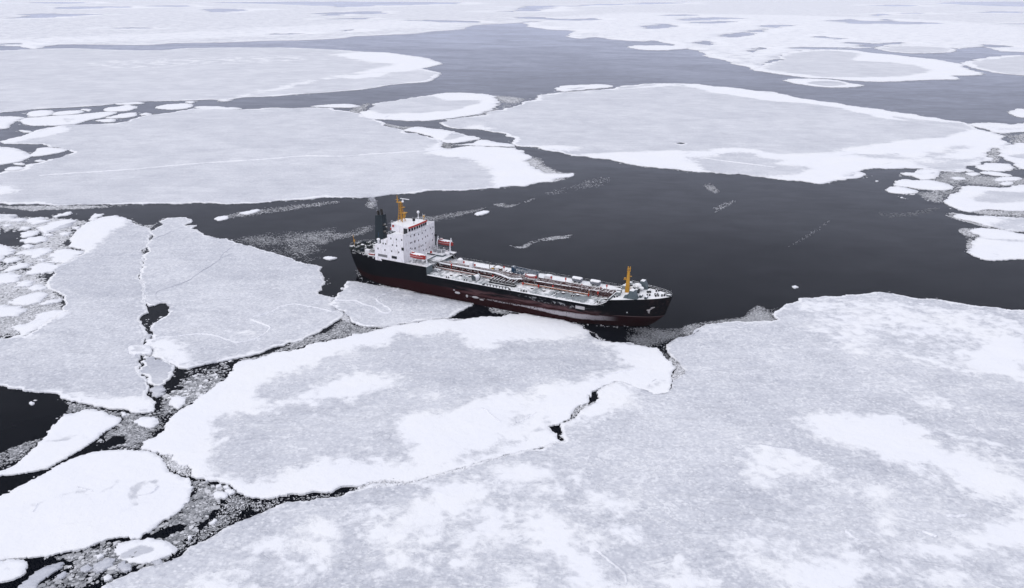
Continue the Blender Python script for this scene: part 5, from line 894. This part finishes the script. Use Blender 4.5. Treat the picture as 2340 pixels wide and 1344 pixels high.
# drums, tanks, houses
part('hose_reel', MB().tube([(52.0, -6.9, 7.7), (52.6, -5.2, 7.7)], .78, 16), 'whites'); part('reel_flange', MB().tube([(51.9, -7.1, 7.7), (51.98, -6.9, 7.7)], .98, 16).tube([(52.6, -5.2, 7.7), (52.67, -5.0, 7.7)], .98, 16).box(51.4, 53.2, -7.0, -5.0, 6.7, 7.0), 'greyd')
part('deck_cabin', MB().box(46.7, 47.9, -.6, .7, 6.7, 10.1, .1), 'whites'); part('deck_cabin', MB().box(72.0, 73.9, 1.9, 3.8, 6.7, 9.1, .12).box(71.6, 72.0, 2.2, 3.3, 7.5, 8.6), 'whites')
part('white_storage_tank', MB().tube([(40.2, 5, 6.7), (40.2, 5, 8.2)], .95, 14).ball((40.2, 5, 8.2), .95, .75, 14, 8), 'whites')
part('pump_housing', MB().tube([(54.6, 4.2, 6.7), (54.6, 4.2, 8.3)], .95, 12).ball((54.6, 4.2, 8.3), 1.0, .5, 14, 8), 'whites'); part('pump_machinery', MB().box(52.0, 53.6, 3.6, 5.0, 6.7, 7.8, .1).tube([(51.6, 4, 7), (51.6, 4, 9)], .1, 6).tube([(52.4, 4.6, 7.8), (53.8, 4.3, 8.6)], .18, 6).box(55.4, 56.2, 3.2, 4.4, 6.7, 8.3, .08), 'rope'); part('brass_cover', MB().tube([(53.1, 3.4, 7.6), (53.1, 3.4, 8.3)], .42, 10), 'bronze')
for x in (80.8, 86.8):
    part('storage_tank', MB().tube([(x - 1.3, 7.0, 7.75), (x + 1.3, 7.0, 7.75)], .82, 16).ball((x - 1.3, 7.0, 7.75), .82, 1, 16, 10, sx=.5).ball((x + 1.3, 7.0, 7.75), .82, 1, 16, 10, sx=.5), paint('tank_with_snow', (.16, .17, .20), .6, snow=.9)); part('tank_cradle', MB().box(x - .9, x - .6, 6.3, 7.7, 6.7, 7.2).box(x + .6, x + .9, 6.3, 7.7, 6.7, 7.2), 'greyd')
b = MB(); b.box(59.6, 60.7, 3.6, 4.9, 6.7, 9.5, .1)
crane = part('crane_post', b, 'blue', label='blue crane lowered along the deck')
b = MB(); a0, a1 = Vector((60.4, 4.3, 9.2)), Vector((68.9, 4.1, 8.9))
for oy in (-.7, .7):
    for oz, zs in ((.0, 1), (-1.25, 1)): b.tube([a0 + Vector((0, oy, oz)), a1 + Vector((0, oy * .6, oz * .45))], .11, 6)
for i in range(9):
    p, q = a0.lerp(a1, i / 9), a0.lerp(a1, (i + 1) / 9); k0, k1 = 1.25 - .7 * i / 9, 1.25 - .7 * (i + 1) / 9
    for oy in (-.7, .7): b.tube([p + Vector((0, oy, 0)), q + Vector((0, oy, -k1))], .06, 4); b.tube([q + Vector((0, oy, 0)), q + Vector((0, oy, -k1))], .06, 4)
    b.tube([q + Vector((0, -.7, 0)), q + Vector((0, .7, 0))], .06, 4); b.tube([q + Vector((0, -.7, -k1)), q + Vector((0, .7, -k1))], .09, 5)
b.box(60.7, 63.6, 3.5, 4.9, 7.3, 7.9, .1)
part('crane_boom', b, 'blue', crane, None)
part('boom_rest', MB().box(68.3, 68.6, 3.4, 4.8, 6.7, 8.3).box(70.0, 71.4, 1.2, 2.6, 6.7, 7.6, .1), 'greyd')
part('rescue_boat_cradle', MB().box(67.2, 67.4, -2.2, -.2, 8.3, 8.7).box(70.2, 70.4, -2.2, -.2, 8.3, 8.7).box(66.8, 70.8, -2.3, -.1, 8.2, 8.3).tube([(67, -2.2, 6.7), (67, -2.2, 8.2)], .08, 5).tube([(70.6, -2.2, 6.7), (70.6, -2.2, 8.2)], .08, 5).tube([(66.9, 0, 6.7), (66.9, 0, 9.6)], .14, 6), 'greyp')
for x, y, z in [(41, -1.9, 8.9), (56.4, -2.6, 7.8), (48.3, .4, 9.3), (41.6, 5.0, 7.9), (37.5, 3.2, 7.7), (56.5, 4.7, 8.6), (67.2, -3.4, 7.5), (72.4, -3.2, 7.5), (76.7, -2.2, 7.8), (74.5, 1.4, 9.2), (77.6, 5.4, 8.0), (90.3, 2.4, 8.1), (91.1, 5.4, 8.0), (91.0, -1.6, 8.1), (88.6, -3.0, 7.4), (84.2, 2.3, 8.0)]:
    part('hydrant', MB().tube([(x, y, 6.7), (x, y, z - .3)], .08, 6).box(x - .19, x + .19, y - .19, y + .19, z - .45, z + .15), 'redb')
for x, y in ((43.1, -8.5), (49.3, -8.0), (69.0, -8.2), (70.0, -8.2), (78.8, -5.6), (84.0, -5.0), (92.8, -6.4)): part('bollard', MB().tube([(x, y, 6.68), (x, y, 7.3)], .2, 8).tube([(x + .7, y, 6.68), (x + .7, y, 7.3)], .2, 8).box(x - .3, x + 1.0, y - .25, y + .25, 6.68, 6.76), 'blacks')
for x, y in ((43.3, -5.9), (46, -4.6), (49, -4.2), (71, -4.8), (75, -5), (81, -4.2), (85.5, -3.8), (44, 2.6), (50, 2.8), (76, 3.8), (82.5, 3.9), (89, 3.6), (93.4, 5.6), (94, -2.9), (70.8, 4.6)): part('tank_hatch', MB().tube([(x, y, 6.68), (x, y, 7.05)], .42, 10).tube([(x, y, 7.05), (x, y, 7.12)], .5, 10), paint('hatch_paint', (.05, .04, .045), .6, snow=.7))
for sd_ in (-1, 1):
    for x0, x1 in ((37, 56), (66.5, 95.6)): rail('deck_rail', [(x, sd_ * 8.95, 6.72) for x in np.linspace(x0, x1, 4)], h=.95, mat='greyd', step=1.9, r=.022)
rail('deck_rail', [(x, 8.95, 6.72) for x in np.linspace(56, 66.5, 3)], h=.95, mat='greyd', step=1.9, r=.022)
b = MB(); b.prism([(78.4, -8.9), (78.7, -8.9), (79.6, -3.4), (79.3, -3.4)], 'z', 6.69, 6.8); part('snow_drift', b, 'snow')
part('derrick_boom', MB().tube([(92.4, -7.9, 6.9), (93.4, -6.4, 8.0)], .07, 5), 'black')
# forecastle
m = MB(); V0 = [m.b.verts.new((99.4 + dx * .6, dy * .5, 8.9)) for dx, dy in ((-1, -1), (1, -1), (1, 1), (-1, 1))]; V1 = [m.b.verts.new((99.5 + dx * .3, dy * .28, 15.4)) for dx, dy in ((-1, -1), (1, -1), (1, 1), (-1, 1))]
for i in range(4): m.b.faces.new((V0[i], V0[(i + 1) % 4], V1[(i + 1) % 4], V1[i]))
m.b.faces.new(V1); m.box(99.1, 99.95, -.4, .4, 15.4, 15.55); m.tube([(99.3, 0, 15.5), (99.3, 0, 16.9)], .16, 6).tube([(99.85, .1, 15.5), (99.85, .1, 16.9)], .14, 6).box(99.1, 100, -.3, .4, 16.1, 16.25); m.box(98.2, 98.9, -.35, .35, 12.8, 12.95).box(98.3, 98.7, -.2, .2, 12.95, 13.4).box(99.9, 100.5, -.25, .25, 14.0, 14.1)
part('foremast', m, 'yellow', smooth=None)
for y in (4.9, -4.5):
    m = MB(); m.prism([(101.2, 9.0), (101.9, 11.7), (103.1, 11.7), (104.4, 9.0)], 'y', y - 1.1, y + .9); m.prism([(100.0, 9.0), (100.6, 10.2), (101.3, 10.4), (101.2, 9.0)], 'y', y - .9, y + .7)
    part('ventilator_housing', m, paint('vent_grey', (.08, .105, .12), .5, snow=.25, wear=.1), smooth=None)
m = MB()
for x, y in ((101.6, 2.2), (102.2, -1.2)): m.tube([(x, y - 1.2, 9.9), (x, y + 1.2, 9.9)], .72, 12).box(x - .9, x + .9, y - 1.4, y - 1.2, 9.0, 10.7).box(x - .9, x + .9, y + 1.2, y + 1.4, 9.0, 10.7)
part('windlass', m, paint('windlass_grey', (.018, .024, .03), .6, snow=.3))
part('windlass_snow', MB().mound((101.6, 2.6, 10.7), 1.2, .7).mound((100.5, 1.3, 10.1), .9, .55).mound((102.9, 2.2, 10.2), .8, .45), 'snow')
for x, y in ((105.2, 2.0), (104.6, -3.0), (106.3, -3.6)): part('mooring_winch', MB().tube([(x, y - .7, 9.8), (x, y + .7, 9.8)], .42, 10).box(x - .5, x + .5, y - .8, y + .8, 9.1, 9.4), 'greyd')
for x, y in ((105.3, 1.1), (106.0, -1.6), (107.9, -.2), (108.4, -1.3), (110.0, -.6), (110.4, .8), (107.2, 3.0), (104.2, 5.2), (97.6, -5.6), (98.4, 4.8)):
    zz = ztop(x) - .12
    part('bollard', MB().tube([(x, y, zz), (x, y, zz + .75)], .25, 8).tube([(x + .55, y + .5, zz), (x + .55, y + .5, zz + .75)], .25, 8), 'blacks')
for x, y in ((98.0, -3.6), (97.6, 2.6), (98.2, 6.0), (97.6, -1.6)): part('deck_locker', MB().box(x - .6, x + .6, y - .6, y + .6, 9.0, 10.1, .1), paint('locker_grey', (.2, .22, .23), .6, snow=.9))
rail('bow_rail', [(x, half(x, ztop(x)) - .15, ztop(x) - .1) for x in np.linspace(98, 112.6, 14)], h=.9, mat='greyp', step=1.0, r=.03)
part('bow_fitting', MB().box(111.2, 112.5, -.5, .5, 9.95, 10.5, .1).tube([(112.3, 0, 10.2), (112.4, 0, 11.8)], .06, 5), 'greyd')
m = MB()
def hp(x, z, o=.12): return (x, -half(x, z) - o, z)
m.tube([hp(107.2, 5.4), hp(107.7, 6.4), hp(108.5, 7.0)], .18, 6); m.tube([hp(106.9, 6.2), hp(107.5, 5.9), hp(107.4, 5.2)], .24, 6); m.tube([hp(107.9, 6.9), hp(108.9, 7.1)], .14, 6); m.ball(hp(107.4, 6.0), .38, 1, 8, 6)
part('anchor', m, paint('frosted_anchor', (.34, .32, .33), .8), label='stockless anchor crusted with ice in its hawse')
part('bow_thruster_mark', MB().ball(hp(101.6, 5.1, .0), .22, 1, 8, 6, sy=.2), 'icew')
part('blank_patch', MB().box(87.1, 89.9, -9.19, -9.1, 4.85, 5.75), paint('repaired_patch', (.42, .41, .43), .7, wear=.3), label='square of pale unpainted plating')
m = MB()
for x, z, a, c in ((80.4, 5.4, .5, .35), (82.3, 5.45, .7, .4), (83.6, 5.2, .25, .3), (85.6, 5.0, .3, .25), (74.0, 5.8, .7, .2), (72.4, 5.6, .4, .2)): m.prism([(x - a, z + c), (x + a, z + c * .6), (x + a * .2, z - c)], 'y', -9.185, -9.12)
part('scrape_mark', m, paint('scraped_plate', (.20, .205, .22), .7))
m = MB()
for x, z, sx, sz in ((47.4, 2.7, 1.0, .4), (50.8, 2.2, .4, .5), (53.8, 2.3, 1.2, .38), (56, 1.9, .8, .22), (46.2, 3.4, .35, .2)): m.ball((x, -9.1, z), 1, sz, 10, 6, sx=sx, sy=.3)
part('frozen_splash', m, paint('frozen_splash_ice', (.42, .41, .43), .7))

# boats: they hang from or rest on the ship, so they stand on their own
def boat(name, label, cat, x0, x1, y, z, w, hh, canopy=True, mats=('boat', 'boat'), axis=1):
    o = bpy.data.objects.new(name, None); C.objects.link(o); o.location = W((x0 + x1) / 2, y, z); o.rotation_euler = (0, 0, SH); tag(o, label, cat)
    n = 12; L = x1 - x0; m = MB(); rings = []
    for i in range(n + 1):
        u = i / n; x = (u - .5) * L; s_ = max(.03, 1 - abs(2 * u - 1) ** 2.6); sh = .18 * (2 * u - 1) ** 2
        prof = [(-1, .5 + sh / hh), (-1.02, .3), (-.85, .0), (-.35, -.42 * s_ ** .3), (0, -.5 * s_ ** .2), (.35, -.42 * s_ ** .3), (.85, 0), (1.02, .3), (1, .5 + sh / hh)]
        rings.append([m.b.verts.new((x, p * w / 2 * s_, q * hh)) for p, q in prof])
    for a, c in zip(rings, rings[1:]):
        for k in range(8): m.b.faces.new((a[k], a[k + 1], c[k + 1], c[k]))
    me = m.mesh('hull', PB[mats[0]], off=(0, 0, 0), smooth=50); q = bpy.data.objects.new('hull', me); C.objects.link(q); q.parent = o
    m = MB(); rings = []
    for i in range(n + 1):
        u = i / n; x = (u - .5) * L * .97; s_ = max(.03, 1 - abs(2 * u - 1) ** 2.4); t = (.55 if canopy else .12) * hh
        rings.append([m.b.verts.new((x, math.cos(a) * w / 2 * s_ * .94, .5 * hh + math.sin(a) * t * s_ ** .5)) for a in np.linspace(0, math.pi, 8)])
    for a, c in zip(rings, rings[1:]):
        for k in range(7): m.b.faces.new((a[k], a[k + 1], c[k + 1], c[k]))
    me = m.mesh('canopy' if canopy else 'boat_cover', PB[mats[1]], off=(0, 0, 0), smooth=50); q = bpy.data.objects.new(me.name, me); C.objects.link(q); q.parent = o
    m = MB(); m.tube([(-L * .42, -w / 2 * .93, .34 * hh), (0, -w / 2 * 1.04, .32 * hh), (L * .42, -w / 2 * .93, .34 * hh)], .05, 5).tube([(-L * .42, w / 2 * .93, .34 * hh), (0, w / 2 * 1.04, .32 * hh), (L * .42, w / 2 * .93, .34 * hh)], .05, 5)
    me = m.mesh('grab_line', PB['white_line'], off=(0, 0, 0)); q = bpy.data.objects.new('grab_line', me); C.objects.link(q); q.parent = o
    m = MB(); m.box(-L * .36, -L * .2, -.35, .35, .9 * hh, 1.25 * hh, .06)
    if canopy: me = m.mesh('cockpit', PB['boat'], off=(0, 0, 0)); q = bpy.data.objects.new('cockpit', me); C.objects.link(q); q.parent = o
    else: m.b.free()
    return o
boat('lifeboat', 'red lifeboat hanging at the near side of the white superstructure', 'lifeboat', 30.0, 35.9, -8.9, 12.1, 2.1, 1.25)
boat('lifeboat', 'red lifeboat hanging between two white davits at the far side of the ship', 'lifeboat', 29.5, 35.3, 8.9, 11.7, 2.1, 1.25)
boat('rescue_boat', 'small red and white rescue boat resting on a cradle amidships', 'rescue boat', 66.9, 70.9, -1.2, 9.15, 1.7, .9, False, ('red', 'snow'))
# funnel smoke
sm = bpy.data.materials.new('exhaust_smoke'); sm.use_nodes = True; t = sm.node_tree; t.nodes.remove(t.nodes['Principled BSDF'])
pv = t.nodes.new('ShaderNodeVolumePrincipled'); pv.inputs['Color'].default_value = (.85, .86, .92, 1); tc = t.nodes.new('ShaderNodeTexCoord'); nz = t.nodes.new('ShaderNodeTexNoise'); nz.inputs['Scale'].default_value = .9
mm = t.nodes.new('ShaderNodeMapRange'); mm.inputs[1].default_value = .42; mm.inputs[2].default_value = .75; mm.inputs[3].default_value = 0; mm.inputs[4].default_value = .9
t.links.new(tc.outputs['Object'], nz.inputs['Vector']); t.links.new(nz.outputs['Fac'], mm.inputs[0]); t.links.new(mm.outputs[0], pv.inputs['Density']); t.links.new(pv.outputs[0], t.nodes['Material Output'].inputs['Volume'])
me = MB().tube([(11.8, -.2, 22.4), (11.2, .3, 23.2), (10.2, 1.0, 24.2), (8.6, 1.9, 25.4), (6.4, 3.0, 26.4)], .35, 10, r2=1.1).mesh('smoke', sm, off=(-11.8, 0, -22.4), smooth=60)
o = bpy.data.objects.new('smoke', me); C.objects.link(o); o.location = W(11.8, 0, 22.4); o.rotation_euler = (0, 0, SH); tag(o, 'thin pale exhaust wisp drifting off the funnel top', 'smoke', kind='stuff')
# ------------------------------------------------------------------ air: even, thin, pale haze
hz = bpy.data.materials.new('pale_haze'); hz.use_nodes = True; t = hz.node_tree; t.nodes.remove(t.nodes['Principled BSDF'])
pv = t.nodes.new('ShaderNodeVolumePrincipled'); pv.inputs['Color'].default_value = (.92, .94, 1, 1); pv.inputs['Density'].default_value = 4.5e-5; pv.inputs['Anisotropy'].default_value = 0
t.links.new(pv.outputs[0], t.nodes['Material Output'].inputs['Volume'])
me = bpy.data.meshes.new('haze'); bm = bmesh.new(); bmesh.ops.create_cube(bm, size=1, matrix=Matrix.Translation((0, 28500, 49)) @ Matrix.Diagonal((80400, 63400, 100, 1))); bm.to_mesh(me); bm.free()
tag(link('haze', me, hz), kind='stuff')
